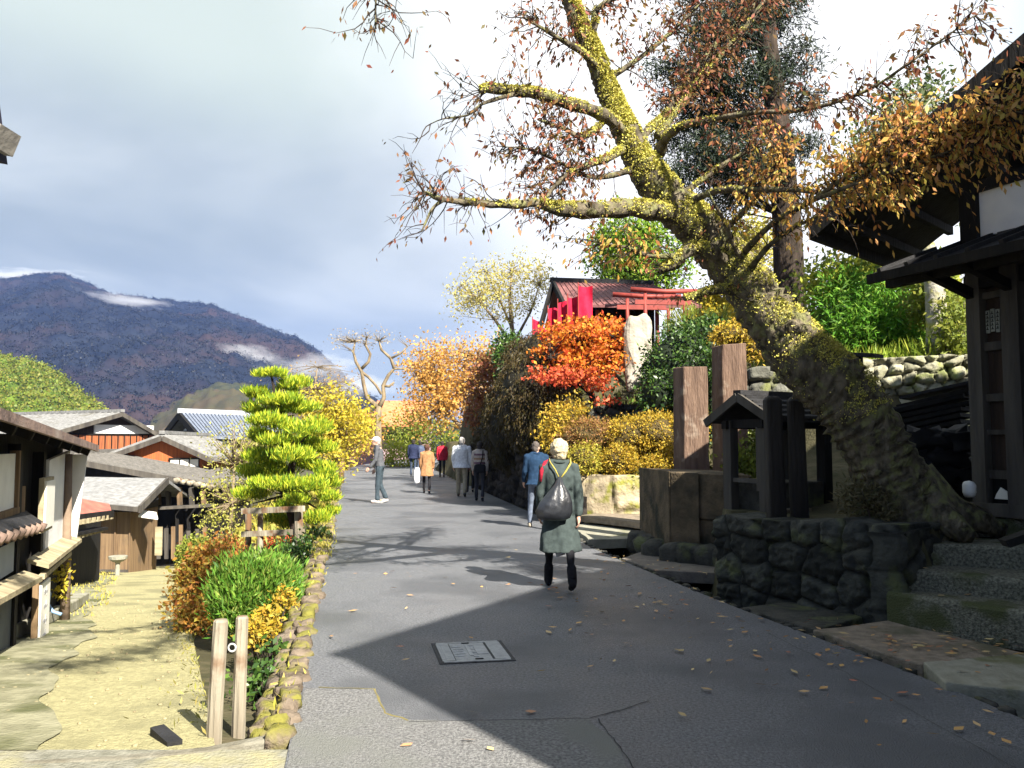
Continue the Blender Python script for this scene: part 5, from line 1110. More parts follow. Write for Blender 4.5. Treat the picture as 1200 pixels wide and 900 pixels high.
# ------------------------------------------------------------------ right side planting
# the tall hanging hedge above the roadside wall
def hedge():
    t = thing('hanging_hedge', 'tall dark hedge with hanging stems above the black roadside wall', 'hedge', tuple(at(610, 560, 23)))
    bl = [blob_px(628, 470, 21, 44, 62, 1.2), blob_px(605, 495, 23.5, 36, 60, 1.2), blob_px(586, 515, 26.5, 26, 48, 1.3), blob_px(640, 420, 22.5, 32, 34, 1.2), blob_px(612, 435, 24.5, 24, 40, 1.2), blob_px(662, 500, 20.2, 30, 42), blob_px(573, 528, 30, 20, 34, 1.3), blob_px(563, 540, 34, 16, 26, 1.4), blob_px(558, 520, 38, 14, 30, 1.4)]
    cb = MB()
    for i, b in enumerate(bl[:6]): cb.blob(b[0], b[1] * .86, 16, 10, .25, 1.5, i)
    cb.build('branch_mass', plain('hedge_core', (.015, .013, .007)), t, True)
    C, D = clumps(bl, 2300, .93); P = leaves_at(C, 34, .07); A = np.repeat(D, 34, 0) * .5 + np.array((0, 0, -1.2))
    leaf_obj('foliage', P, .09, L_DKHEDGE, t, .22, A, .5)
hedge()
shrub('rust_vine', 'rusty red vine clump spilling from the top of the dark hedge', 'bush', [blob_px(572, 450, 28, 24, 38), blob_px(562, 480, 29, 16, 24), blob_px(583, 425, 28, 18, 16)], 320, 16, .14, .12, L_RUST, shell=.5, base=1.4, axis_up=-.5)
shrub('dark_laurel', 'dark green laurel above the rusty vine', 'bush', [blob_px(602, 425, 26, 20, 32), blob_px(595, 405, 26.5, 14, 14)], 240, 16, .12, .12, L_EVER, shell=.5, base=2.6)
Y = 30
tree('pale_tree', 'thin branched tree with sparse pale yellow leaves against the sky', 'tree', tr_px([(612, 470, Y), (606, 420, Y), (600, 385, Y), (597, 350, Y), (600, 318, Y)]), [.12, .10, .08, .05, .02],
     [blob_px(560, 335, Y, 36, 24), blob_px(600, 318, Y, 36, 18), blob_px(628, 330, Y, 22, 26), blob_px(585, 355, Y, 44, 20), blob_px(545, 355, Y, 22, 18)], 240, 20, .22, .10, [L_PALEY], M_BARKL,
     limbs=[(tr_px([(604, 410, Y), (580, 375, Y), (560, 350, Y), (540, 335, Y)]), [.07, .05, .04, .015]), (tr_px([(603, 400, Y), (622, 365, Y), (632, 335, Y)]), [.06, .04, .015]), (tr_px([(600, 385, Y), (585, 350, Y), (570, 318, Y)]), [.05, .035, .015])], shell=.15, twig_r=.008)
Y = 20.5
mp = tree('maple', 'orange and red maple in front of the vermilion shrine', 'tree', tr_px([(700, 505, Y), (695, 470, Y), (688, 440, Y), (682, 405, Y)]), [.10, .08, .06, .03],
     [blob_px(680, 392, Y, 46, 24), blob_px(705, 400, Y, 30, 26), blob_px(655, 415, Y, 32, 22), blob_px(690, 425, Y - .4, 44, 18), blob_px(712, 385, Y + .3, 22, 18)], 330, 18, .12, .085, [L_MAPLE], M_BARKD,
     limbs=[(tr_px([(694, 465, Y), (670, 440, Y - .3), (645, 420, Y - .5)]), [.05, .035, .015]), (tr_px([(690, 450, Y), (712, 425, Y), (724, 400, Y)]), [.05, .035, .015])], shell=.3, aspect=.7, flat=.45)
C, D = clumps([blob_px(670, 443, Y - .8, 44, 8), blob_px(650, 436, Y - .7, 30, 7), blob_px(700, 452, Y - .8, 24, 8), blob_px(712, 470, Y - .8, 14, 6)], 90, .2)
leaf_obj('crown', leaves_at(C, 16, .10, .5), .085, L_MAPRED, mp, .7)
Y = 18.6
shrub('evergreen_bush', 'big glossy dark evergreen bush behind the stone pillars', 'bush', [blob_px(800, 440, Y, 46, 62, .8), blob_px(830, 415, Y + .4, 36, 44, .8), blob_px(775, 470, Y - .2, 26, 40), blob_px(820, 470, Y, 36, 50, .8)], 900, 20, .09, .085, L_EVER, shell=.7, core=plain('evergreen_core', (.012, .02, .008)))
shrub('spiky_grass', 'loose yellow green tall grass between the rock and the evergreen bush', 'bush', [blob_px(805, 385, 20.5, 26, 22), blob_px(842, 385, 20.5, 22, 18)], 160, 14, .1, .16, L_OLIVE, shell=.3, aspect=.14, axis_up=1.0, wild=.6)
Y = 17.8
shrub('golden_azalea', 'long clipped azalea hedge turning golden, above the low sunlit wall', 'bush', [blob_px(765, 508, Y, 36, 24), blob_px(735, 512, Y, 34, 22), blob_px(785, 525, Y - .2, 18, 14)], 700, 20, .055, .045, L_AZ, shell=.85, core=plain('azalea_core', (.07, .05, .015)), base=1.0)
shrub('bronze_azalea', 'bronze brown clipped azalea at the left end of the golden hedge', 'bush', [blob_px(692, 512, Y + .1, 34, 20), blob_px(668, 518, Y, 18, 14)], 420, 20, .055, .045, L_AZB, shell=.85, core=MATS['azalea_core'], base=1.0)
shrub('spindly_shrub', 'upright yellow leaved shrub standing against the dark hedge', 'bush', [blob_px(655, 495, Y + .2, 18, 22), blob_px(672, 482, Y + .4, 14, 16), blob_px(645, 512, Y, 12, 14)], 150, 16, .09, .07, L_AZ, shell=.3, base=1.0)
Y = 17.3
shrub('round_azalea', 'small round golden azalea right of the walkers above the low wall', 'bush', [blob_px(726, 540, Y, 19, 17)], 240, 18, .05, .045, L_AZ, shell=.85, core=MATS['azalea_core'], base=.9)
shrub('pale_azalea', 'loose yellow green azalea just behind the white haired walker', 'bush', [blob_px(685, 540, Y, 20, 18), blob_px(668, 545, Y, 10, 12)], 260, 18, .06, .05, leafmat('azalea_pale', [(.34, .30, .04), (.44, .38, .05), (.26, .26, .03), (.40, .26, .04)], .3), shell=.7, core=MATS['azalea_core'], base=.9)
shrub('low_azalea', 'low spreading golden azalea behind the plinth', 'bush', [blob_px(775, 545, Y - .3, 26, 10), blob_px(800, 530, Y - .3, 18, 16), blob_px(815, 500, Y, 14, 30)], 260, 18, .06, .05, L_AZ, shell=.6, base=.9)
shrub('sunlit_weeds', 'sunlit yellow green weeds seen through the well roof', 'bush', [blob_px(885, 530, 13.5, 16, 26), blob_px(870, 545, 13.2, 12, 16)], 130, 16, .08, .08, L_OLIVE, shell=.3)
shrub('roof_side_bush', 'yellow bush behind the mossy trunk beside the shrine roof', 'bush', [blob_px(850, 350, 24, 22, 22), blob_px(830, 365, 24, 18, 12), blob_px(868, 372, 22, 22, 18)], 260, 16, .16, .11, L_YEL, shell=.4, base=3.9)
shrub('mossy_mound', 'mossy yellow green clipped shrub left of the mossy trunk', 'bush', [blob_px(862, 395, 17, 26, 14), blob_px(880, 410, 16.8, 16, 10)], 240, 16, .07, .06, L_AZ, shell=.8, base=2.6, core=MATS['azalea_core'])
# greenery behind the gate
Y = 17.5
shrub('bamboo_grass', 'bright green bamboo grass on the slope behind the bright wall', 'bush', [blob_px(1010, 385, Y, 40, 30), blob_px(1045, 370, Y, 34, 30), blob_px(990, 350, Y + .5, 30, 30), blob_px(1070, 400, Y - .3, 24, 18)], 620, 16, .16, .15, leafmat('bamboo_leaves', [(.07, .22, .015), (.14, .34, .03), (.05, .12, .01), (.24, .40, .05)], .35), shell=.4, aspect=.2, axis_up=.3)
shrub('slope_shrubs', 'sunny olive shrubs high on the slope between trunk and gate roof', 'bush', [blob_px(975, 330, Y + 1, 36, 26), blob_px(1015, 325, Y + 1.5, 34, 22), blob_px(1060, 330, Y + 1.5, 40, 30), blob_px(1100, 350, Y + 1, 26, 40)], 560, 16, .18, .12, leafmat('sunny_olive', [(.36, .40, .05), (.50, .50, .07), (.24, .30, .04), (.12, .16, .03)], .35), shell=.5)
shrub('gate_side_bush', 'leafy bush squeezed between the pale trunk and the gate post', 'bush', [blob_px(1118, 395, 15.6, 16, 46), blob_px(1090, 350, 16.5, 26, 26)], 200, 16, .13, .10, L_OLIVE, shell=.3)
tree('grey_trunk_tree', 'pale grey trunk standing behind the bright stone wall', 'tree', tr_px([(1100, 425, 16), (1098, 390, 16), (1096, 345, 16), (1090, 300, 16.2), (1070, 230, 16.5)]), [.25, .20, .18, .16, .10],
     [blob_px(1040, 190, 17.5, 66, 60, .7), blob_px(1075, 130, 18, 46, 42), blob_px(1005, 240, 17.5, 36, 30), blob_px(1090, 215, 17, 36, 50)], 330, 16, .22, .12, [leafmat('grey_green', [(.05, .09, .03), (.09, .13, .04), (.14, .18, .06), (.04, .06, .02)], .3)], pm('grey_bark', (.34, .32, .26), (.20, .19, .15), 6, .9, .6, 20, c3=(.30, .29, .05), t3=.58, sc3=3), shell=.4, limbs=[(tr_px([(1092, 310, 16.2), (1050, 240, 17), (1020, 200, 17.4)]), [.10, .06, .03])])
# tall dark conifer
Y = 22
spr = [(842, 40, 46, 12), (812, 78, 50, 12), (868, 92, 52, 12), (824, 120, 52, 12), (872, 140, 46, 12), (806, 158, 46, 11), (850, 178, 52, 12), (812, 200, 46, 10), (862, 222, 44, 10), (880, 30, 40, 16), (930, 70, 36, 12), (940, 120, 28, 12), (930, 170, 26, 10), (850, 0, 60, 14), (880, -40, 60, 18), (915, 10, 40, 14), (838, 236, 30, 8), (890, 190, 30, 10)]
tree('dark_conifer', 'tall dark conifer rising behind the leaning cherry', 'tree', tr_px([(930, 450, Y), (926, 360, Y), (922, 260, Y), (914, 160, Y), (900, 60, Y), (893, -60, Y), (890, -180, Y)]), [.42, .40, .37, .33, .27, .18, .07],
     [(np.array(at(x, y, Y + (i * 37 % 17) * .14 - 1.1)), np.array((w * mpp(Y), w * mpp(Y) * .8, h * 1.9 * mpp(Y)))) for i, (x, y, w, h) in enumerate(spr)], 800, 80, .20, .16, [L_CONIF], M_BARKD, shell=.0, aspect=.16, twig_r=.010, axis=np.array((0, 0, -.35)), flat=.7, part='needles', limb_frac=.12)
Y = 30
tree('cypress', 'rounded bright green cypress behind the shrine', 'tree', tr_px([(745, 400, Y), (748, 330, Y), (750, 280, Y)]), [.25, .2, .1],
     [blob_px(735, 275, Y, 36, 28), blob_px(770, 290, Y, 36, 30), blob_px(715, 300, Y, 24, 28), blob_px(790, 320, Y, 22, 24), blob_px(745, 318, Y, 44, 26)], 520, 18, .24, .14, [L_CYP], M_BARKD, shell=.6, axis=np.array((0, 0, .8)))
tree('yellow_crown_tree', 'sparse yellow tree glimpsed above the bend of the mossy trunk', 'tree', tr_px([(872, 400, 24), (868, 340, 24), (870, 290, 24)]), [.14, .10, .04],
     [blob_px(870, 275, 24, 36, 26), blob_px(890, 300, 24, 28, 22), blob_px(850, 300, 24, 22, 20)], 190, 14, .22, .12, [leafmat('lemon_leaves', [(.42, .38, .07), (.50, .44, .09), (.34, .34, .05)], .4)], M_BARKL, shell=.3)

# ------------------------------------------------------------------ the leaning cherry
def cherry():
    t = thing('leaning_cherry', 'old leaning cherry with yellow moss on its trunk beside the timber gate', 'tree', tuple(at(1060, 606, 8.8)))
    TP = [(1085, 645, 8.75, 54), (1066, 602, 8.75, 45), (1045, 560, 8.75, 39), (1022, 515, 8.75, 38), (988, 465, 8.8, 38), (946, 425, 8.85, 37), (903, 372, 8.9, 31), (863, 318, 8.95, 27), (820, 270, 8.9, 25), (785, 236, 8.85, 23), (757, 200, 8.8, 20), (738, 165, 8.75, 17), (722, 132, 8.7, 14.5), (708, 98, 8.65, 13), (694, 60, 8.6, 11.5), (675, 20, 8.5, 10.5), (660, -30, 8.4, 9), (645, -110, 8.2, 6)]
    def cat(pts, k=4):
        P = [np.array((*at(p[0], p[1], p[2]), p[3] * mpp(p[2]))) for p in pts]; out = []
        for i in range(len(P) - 1):
            a, b, c, d = P[max(i - 1, 0)], P[i], P[i + 1], P[min(i + 2, len(P) - 1)]
            for j in range(k):
                u = j / k; out.append(.5 * (2 * b + (c - a) * u + (2 * a - 5 * b + 4 * c - d) * u * u + (3 * b - a - 3 * c + d) * u ** 3))
        out.append(P[-1]); return [Vector(o[:3]) for o in out], [float(max(o[3] * (.86 if pts[0][3] < 30 else 1), .003)) for o in out]
    tp, tr_ = cat(TP, 14); mb = MB(); mb.tube(tp, [r * (1 + .035 * math.sin(i * 2.3)) for i, r in enumerate(tr_)], 44, True, .13, 2)
    # root flare and burrs
    for dx, dy, r in ((-.55, -.1, .22), (.5, -.15, .2), (.1, -.45, .22), (-.2, .35, .2), (.75, .15, .15)):
        b = at(1075, 600, 8.75); mb.tube([b + Vector((0, 0, .35)), b + Vector((dx * .6, dy * .6, .02)), b + Vector((dx * 1.5, dy * 1.5, -.18))], [r, r * .8, r * .4], 8, True, .12)
    for px, py, Y, r in ((930, 385, 8.7, .17), (985, 440, 8.68, .22), (878, 345, 8.82, .14)): mb.blob(at(px, py, Y), r, 16, 12, .6, 2.5, int(px))
    mb.build('trunk', M_BARK, t, True)
    LIMBS = [  # points (px, py, Y, r px), twig density, leaf density, droop, palette
        ([(800, 252, 8.85, 13), (770, 248, 8.6, 13), (740, 244, 8.4, 13), (705, 246, 8.2, 12), (672, 246, 8.0, 11), (648, 244, 7.9, 9), (630, 238, 7.8, 6), (605, 240, 7.7, 6), (575, 239, 7.6, 5), (545, 237, 7.5, 4.5), (515, 233, 7.4, 3.5), (500, 226, 7.4, 2.5), (490, 228, 7.4, 1.2)], 1.0, .55, 0),
        ([(520, 234, 7.4, 3), (508, 243, 7.4, 2.2), (500, 258, 7.35, 1.8), (494, 272, 7.3, .8)], .3, .15, 0),
        ([(736, 162, 8.75, 9), (715, 140, 8.5, 9), (690, 128, 8.3, 8.5), (660, 120, 8.1, 8), (630, 110, 8.0, 8), (600, 107, 7.9, 7), (575, 104, 7.8, 6.5), (562, 106, 7.8, 5.5)], .7, .7, 0),
        ([(605, 110, 7.9, 3), (585, 115, 7.8, 3), (565, 122, 7.7, 2.4), (548, 135, 7.7, 1.6), (520, 139, 7.6, 1), (503, 146, 7.6, .5)], .5, .08, 0),
        ([(742, 172, 8.75, 7), (760, 152, 8.9, 6), (778, 136, 9.0, 5), (793, 110, 9.1, 4.2), (815, 82, 9.2, 3.4), (842, 48, 9.3, 3.5), (880, 12, 9.4, 3), (905, -30, 9.5, 2)], 1.3, 1.3, 0),
        ([(772, 180, 8.8, 9), (782, 160, 8.6, 6), (800, 148, 8.4, 5), (840, 139, 8.1, 4), (885, 132, 7.8, 3.4), (930, 130, 7.6, 3), (972, 122, 7.4, 2.6), (1020, 104, 7.2, 2.2), (1065, 74, 7.0, 1.8), (1105, 46, 6.9, 1.3), (1148, 14, 6.8, .6)], 1.2, 1.6, 0),
        ([(800, 240, 8.8, 5), (840, 224, 8.5, 4.5), (885, 222, 8.2, 4), (935, 223, 7.9, 3.4), (990, 230, 7.6, 3), (1050, 231, 7.3, 2)], 1.2, 1.2, 1),
        ([(875, 316, 8.8, 5), (858, 282, 8.6, 4), (848, 258, 8.5, 3), (838, 240, 8.4, 1.6), (830, 224, 8.4, .8)], .3, .1, 0),
        ([(878, 318, 8.8, 5), (892, 298, 8.5, 4), (912, 279, 8.3, 3), (940, 262, 8.1, 2.4), (975, 246, 7.8, 1.6)], .8, .5, 1),
        ([(868, 320, 8.9, 12), (840, 298, 8.7, 10), (815, 290, 8.6, 9), (800, 300, 8.5, 8), (785, 312, 8.5, 8), (772, 314, 8.5, 6)], .5, .35, 0),
        ([(876, 346, 8.9, 10), (850, 339, 8.8, 7), (825, 343, 8.7, 5), (802, 350, 8.6, 4)], .3, .2, 0),
        ([(735, 170, 8.75, 7), (715, 184, 8.5, 6), (690, 193, 8.3, 5), (666, 204, 8.1, 4), (650, 218, 8.0, 3), (640, 232, 7.9, 2)], 1.6, .9, 0),
        ([(752, 195, 8.8, 5), (720, 205, 8.6, 4), (690, 207, 8.4, 3), (655, 190, 8.2, 2.2), (620, 175, 8.1, 1.4), (590, 172, 8.0, .7)], 1.6, .9, 0),
        ([(720, 125, 8.7, 6), (700, 150, 8.4, 5), (680, 160, 8.2, 4), (660, 150, 8.1, 3), (630, 140, 8.0, 1.6)], 1.6, 1.2, 0),
        ([(700, 80, 8.6, 6), (680, 60, 8.3, 4.5), (655, 45, 8.1, 3.4), (630, 30, 8.0, 2.2), (612, 20, 7.9, 1)], 1.6, 1.5, 0),
        ([(690, 52, 8.6, 7), (697, 28, 8.5, 6), (700, 10, 8.5, 4), (730, -5, 8.5, 3), (780, -10, 8.6, 2)], 1.2, 1.4, 0),
        ([(706, 95, 8.65, 5), (726, 84, 8.6, 4), (760, 60, 8.7, 3.2), (795, 30, 8.8, 2.4), (820, 5, 8.9, 1.5)], 1.6, 1.6, 0),
        ([(770, 160, 8.8, 6), (800, 120, 9.0, 5), (830, 80, 9.1, 4.5), (868, 40, 9.2, 4), (900, -6, 9.3, 3)], 1.4, 1.4, 0),
        ([(868, 300, 8.8, 5), (905, 262, 8.2, 4), (950, 236, 7.6, 3.6), (1005, 198, 7.1, 3), (1060, 168, 6.8, 2.6), (1120, 148, 6.5, 2.2), (1190, 132, 6.2, 1.6), (1240, 124, 6.0, 1.0)], 3.0, 3.0, 1),
        ([(950, 236, 7.6, 3), (1000, 216, 7.0, 3), (1060, 196, 6.7, 2.4), (1110, 178, 6.5, 1.8), (1170, 162, 6.3, 1.2)], 2.4, 3.0, 1),
        ([(1005, 212, 7.1, 3), (1040, 180, 6.9, 3), (1080, 158, 6.7, 2.4), (1130, 150, 6.5, 1.6), (1180, 150, 6.3, .8)], 2.2, 2.6, 1),
        ([(790, 236, 8.8, 5), (830, 205, 8.8, 4), (870, 180, 8.7, 3), (905, 165, 8.6, 1.6)], 1.5, 1.3, 0),
        ([(830, 285, 8.85, 5), (870, 250, 8.6, 4), (900, 210, 8.4, 3), (930, 180, 8.2, 1.6)], 1.4, 1.4, 1),
        ([(650, -80, 8.3, 8), (580, -140, 7.6, 6), (510, -120, 7.0, 4), (462, -60, 6.7, 2.6), (443, -15, 6.6, 1.6), (440, 18, 6.6, 1.2), (441, 34, 6.6, .5)], .5, .4, 0),
        ([(650, -80, 8.3, 8), (690, -230, 6.5, 8), (725, -520, 4.5, 9), (800, -900, 3.0, 10), (900, -1500, 1.9, 10), (700, -2400, 1.2, 9)], 1.6, 1.3, 0),  # unseen overhead limb, added to dapple the lower lane with shadow
        ([(725, -520, 4.5, 7), (600, -700, 3.6, 7), (420, -1000, 2.8, 6), (300, -1300, 2.3, 4)], 1.6, 1.3, 0),  # side branch of the added overhead limb, also unseen
        ([(790, 300, 8.5, 4), (760, 300, 8.3, 3), (735, 290, 8.2, 2), (705, 285, 8.1, 1)], 1.6, 1.0, 1),
    ]
    MP = []; lim = MB(); tw = MB(); LP = [[], []]; LA = [[], []]; rg = random.Random(11)
    def addleaf(p, d, pal, n):
        for _ in range(n):
            LP[pal].append(p + Vector((rg.gauss(0, .02), rg.gauss(0, .02), rg.gauss(0, .02)))); LA[pal].append(Vector(d) * .5 + Vector((rg.gauss(0, .3), rg.gauss(0, .3), -.75)))
    for pts, td, ld, pal in LIMBS:
        P, r = cat(pts, 3); lim.tube(P, [q * (1 + .12 * math.sin(i * 1.9)) for i, q in enumerate(r)], 11, True, .13, int(pts[0][0]))
        for i in range(len(P) - 1):
            if r[i] < .03: continue
            for _ in range(int(420 * r[i] / .1)):
                a = rg.gauss(0, .8); d = (P[i + 1] - P[i]).normalized(); up = (Vector((0, 0, 1)) - d * d.z + Vector((.2, -.4, 0))).normalized(); MP.append(P[i].lerp(P[i + 1], rg.random()) + (up * math.cos(a) + d.cross(up) * math.sin(a)) * r[i] * rg.uniform(.97, 1.1))
        tot = sum((b - a).length for a, b in zip(P[:-1], P[1:])); n = int(tot * 21 * td) + 1
        for _ in range(n):
            u = rg.uniform(.18, 1) ** .8; i = min(int(u * (len(P) - 1)), len(P) - 2); p = P[i].lerp(P[i + 1], rg.random()); d0 = (P[i + 1] - P[i]).normalized()
            out = Vector((rg.gauss(0, 1), rg.gauss(0, 1), rg.gauss(.25, .8))); out -= d0 * out.dot(d0); out.normalize()
            d = (d0 * rg.uniform(.2, .9) + out).normalized(); L = rg.uniform(.18, .75) * (.7 if pal == 0 else .62); k = 5; q = p.copy(); tpn = [q.copy()]
            for s in range(k):
                d = (d + Vector((rg.gauss(0, .22), rg.gauss(0, .22), rg.gauss(.0, .22)))).normalized(); q = q + d * L / k; tpn.append(q.copy())
                if s > 0 and rg.random() < .95 * ld: addleaf(q, d, pal, rg.choice((1, 2, 2, 3)))
                if rg.random() < .35:
                    d2 = (d + Vector((rg.gauss(0, .7), rg.gauss(0, .7), rg.gauss(0, .7)))).normalized(); e = q + d2 * rg.uniform(.08, .26); tw.tube([q, q.lerp(e, .5) + Vector((0, 0, .015)), e], [.0032, .0025, .0012], 3, False)
                    if rg.random() < .8 * ld: addleaf(e, d2, pal, rg.choice((1, 2)))
                    if rg.random() < .5 * ld: addleaf(q.lerp(e, .5), d2, pal, 1)
            r0 = .0065; tw.tube(tpn, [r0, r0 * .85, r0 * .7, r0 * .55, r0 * .4, r0 * .25], 4, False)
    lim.build('limb', M_BARK, t, True); tw.build('twigs', M_TWIG, t)
    for k, (m_, sz) in enumerate(((L_CHERRY, .058), (L_CHERRYO, .060))):
        leaf_obj('crown', np.array([tuple(p) for p in LP[k]]), sz, m_, t, .42, np.array([tuple(p) for p in LA[k]]) * 1.3, .35, .2)
    print('CHERRY leaves', len(LP[0]), len(LP[1]))
    # moss tufts on the upper side of the lit trunk
    for i in range(50, len(tp) - 20):
        d = (tp[i + 1] - tp[i]).normalized(); up = Vector((0, 0, 1)) - d * d.z; up = (up + Vector((.25, -.5, 0))).normalized(); sd = d.cross(up)
        for _ in range(400):
            a = rg.gauss(0, .85); MP.append(tp[i] + (tp[i + 1] - tp[i]) * rg.random() + (up * math.cos(a) + sd * math.sin(a)) * tr_[i] * rg.uniform(.98, 1.14))
    leaf_obj('moss', np.array([tuple(p) for p in MP if noise.noise(Vector(p) * 3.1) + .6 * noise.noise(Vector(p) * 9) + .35 * noise.noise(Vector(p) * 22) > -.2]), .020, L_MOSS, t, .6, None, 1.0)
cherry()
shrub('root_fern', 'brown tuft of dead fern at the foot of the leaning cherry', 'plant', [blob_px(1010, 585, 8.55, 26, 16), blob_px(1035, 598, 8.4, 16, 10)], 110, 14, .05, .07, leafmat('dead_fern', [(.09, .075, .04), (.13, .11, .05), (.06, .07, .03)], .2), shell=.2, base=.82, aspect=.2)
def leaves_on_ground():
    P = []
    for _ in range(340):
        y = random.choice((random.uniform(4.5, 9), random.uniform(5, 15), random.uniform(6, 11))); u = random.random(); e = float(xR(y)); x = e + random.uniform(-.05, .5) if u < .35 else e - abs(random.gauss(0, 1.0)) if u < .8 else random.uniform(float(xL(y)), e)
        P.append((x, y, .015 if x < e else (.06 if 5.8 < y < 7.6 or 10 < y < 12 else -.4)))
    for _ in range(60): q = at(random.uniform(1040, 1240), 700, random.uniform(6.4, 7.2)); P.append((q.x, q.y, .05))
    for z, y in ((.30, 7.5), (.48, 7.9), (.68, 8.4)):
        for _ in range(9): P.append((random.uniform(3.6, 5.2), y + random.uniform(-.1, .15), z))
    V, Q = leaf_geo(np.array(P), .085, .5, np.array((0, 0, 0)), 1); V = V.reshape(-1, 4, 3); V[:, :, 2] = np.array(P)[:, None, 2] + (V[:, :, 2] - np.array(P)[:, None, 2]) * .16 + .006
    tag(link('fallen_leaves', np_mesh('fallen_leaves', V.reshape(-1, 3), Q), leafmat('fallen', [(.40, .22, .09), (.50, .30, .10), (.30, .10, .06), (.52, .40, .18), (.20, .10, .05)], .0)), 'scattered brown and yellow fallen leaves on the asphalt and slabs', 'leaves', kind='stuff')
leaves_on_ground()
# ------------------------------------------------------------------ people
def fuse(mb, voxel, smooth=4):
    me = bpy.data.meshes.new('tmp'); me.from_pydata(mb.v, [], mb.f); me.update(); o = bpy.data.objects.new('tmp', me); COL.objects.link(o)
    r = o.modifiers.new('r', 'REMESH'); r.mode = 'VOXEL'; r.voxel_size = voxel
    s = o.modifiers.new('s', 'SMOOTH'); s.iterations = smooth; s.factor = .5
    dg = bpy.context.evaluated_depsgraph_get(); dg.update(); out = bpy.data.meshes.new_from_object(o.evaluated_get(dg)); bpy.data.objects.remove(o); bpy.data.meshes.remove(me)
    out.polygons.foreach_set('use_smooth', [True] * len(out.polygons)); return out
def cap(mb, p, q, r0, r1, n=10):
    p, q = Vector(p), Vector(q); d = (q - p).normalized()
    mb.tube([p - d * r0 * .95, p - d * r0 * .6, p, q, q + d * r1 * .6, q + d * r1 * .95], [r0 * .3, r0 * .8, r0, r1, r1 * .8, r1 * .3], n)
SKIN = plain('skin', (.55, .33, .24), .6, .3, .9)
def cloth(name, c, var=.72): return pm('cloth_' + name, c, tuple(q * var for q in c), 18, .9, .12, 60, spec=.1)
def person(label, pos, H, head, coat, coat_len, trous, shoe, hair, stride=.25, arm=(.15, -.15), elbow=(.25, .25), hat=None, flare=1.0, sleeve=None, voxel=.016, bald=False, headturn=0, lean=.03, boots=False, group='walkers on the road', bulk=1.0, socks=None, stripes=None, hold=None, hairshape=1.0):
    """one figure in local space facing +y, then turned by head (degrees, positive to the left) and set on pos"""
    s = H / 1.70; Mx = Matrix.Translation(pos) @ Matrix.Rotation(R(head), 4, 'Z')
    t = thing('person', label, 'person', tuple(pos), group)
    V = lambda x, y, z: Vector((x * s, y * s + lean * s * max(0, z - .9), z * s))
    hipz, kz, az = .90, .48, .09; J = {}
    for sd, ph in ((-1, stride), (1, -stride)):
        hip = V(sd * .095, 0, hipz); kn = V(sd * .10, .42 * math.sin(ph) + .03, hipz - .42 * math.cos(ph)); back = ph < 0
        bendk = .35 if back else .03; a2 = ph - bendk
        an = Vector((kn.x, kn.y + .40 * s * math.sin(a2), kn.z - .40 * s * math.cos(a2))); J[sd] = [hip, kn, an]
    lo = min(J[-1][2].z, J[1][2].z) - .085 * s
    for sd in J: J[sd] = [p - Vector((0, 0, lo)) if False else p for p in J[sd]]
    dz = -lo
    for sd in J: J[sd] = [p + Vector((0, 0, dz)) for p in J[sd]]
    V2 = lambda x, y, z: V(x, y, z) + Vector((0, 0, dz))
    sh = {sd: V2(sd * .168 * bulk, 0, 1.39) for sd in (-1, 1)}; A = {}
    for k, sd in enumerate((-1, 1)):
        a = arm[k]; e = sh[sd] + Vector((sd * .05, math.sin(a) * .29, -math.cos(a) * .29)) * s; b = a + elbow[k]; w = e + Vector((-sd * .01, math.sin(b) * .25, -math.cos(b) * .25)) * s
        A[sd] = [sh[sd], e, w]
    if hold: 
        for sd, tgt in hold.items(): A[sd][2] = V2(*tgt); m = (A[sd][0] + A[sd][2]) / 2; A[sd][1] = m + Vector((sd * .10, -.06, -.06)) * s
    hc = V2(0, .03, 1.57)
    HR = Matrix.Rotation(R(headturn), 3, 'Z')
    hp = lambda x, y, z: hc + HR @ (Vector((x, y, z)) * s)
    b = MB()
    for sd in (-1, 1):
        h, k, a = J[sd]; cap(b, h, k, .06 * s, .038 * s); cap(b, k, a, .038 * s, .030 * s); cap(b, a + Vector((0, -.03 * s, -.045 * s)), a + Vector((0, .13 * s, -.055 * s)), .034 * s, .028 * s)
        p, e, w = A[sd]; cap(b, p, e, .05 * s, .04 * s); cap(b, e, w, .038 * s, .027 * s); d = (w - e).normalized(); b.blob(w + d * .045 * s, (.026 * s, .032 * s, .048 * s), 10, 7)
    b.blob(V2(0, 0, .95), (.15 * s, .105 * s, .13 * s)); b.blob(V2(0, 0, 1.12), (.135 * s, .095 * s, .16 * s)); b.blob(V2(0, 0, 1.30), (.165 * s, .105 * s, .17 * s)); cap(b, sh[-1], sh[1], .05 * s, .05 * s)
    cap(b, V2(0, .0, 1.42), V2(0, .025, 1.52), .052 * s, .050 * s)
    b.blob(hp(0, 0, .02), (.074 * s, .092 * s, .105 * s), 14, 10); b.blob(hp(0, .035, -.055), (.052 * s, .055 * s, .05 * s)); b.blob(hp(0, .098, -.012), (.013 * s, .02 * s, .022 * s), 8, 6)
    b.blob(hp(0, .088, .022), (.05 * s, .012 * s, .010 * s), 8, 6); b.blob(hp(0, .086, -.058), (.024 * s, .010 * s, .008 * s), 8, 6)
    for sd in (-1, 1): b.blob(hp(sd * .076, -.005, -.005), (.012 * s, .02 * s, .03 * s), 8, 6)
    me = fuse(b, voxel * .8 * s)
    f = MB()                                                           # separate, unequal, curled fingers
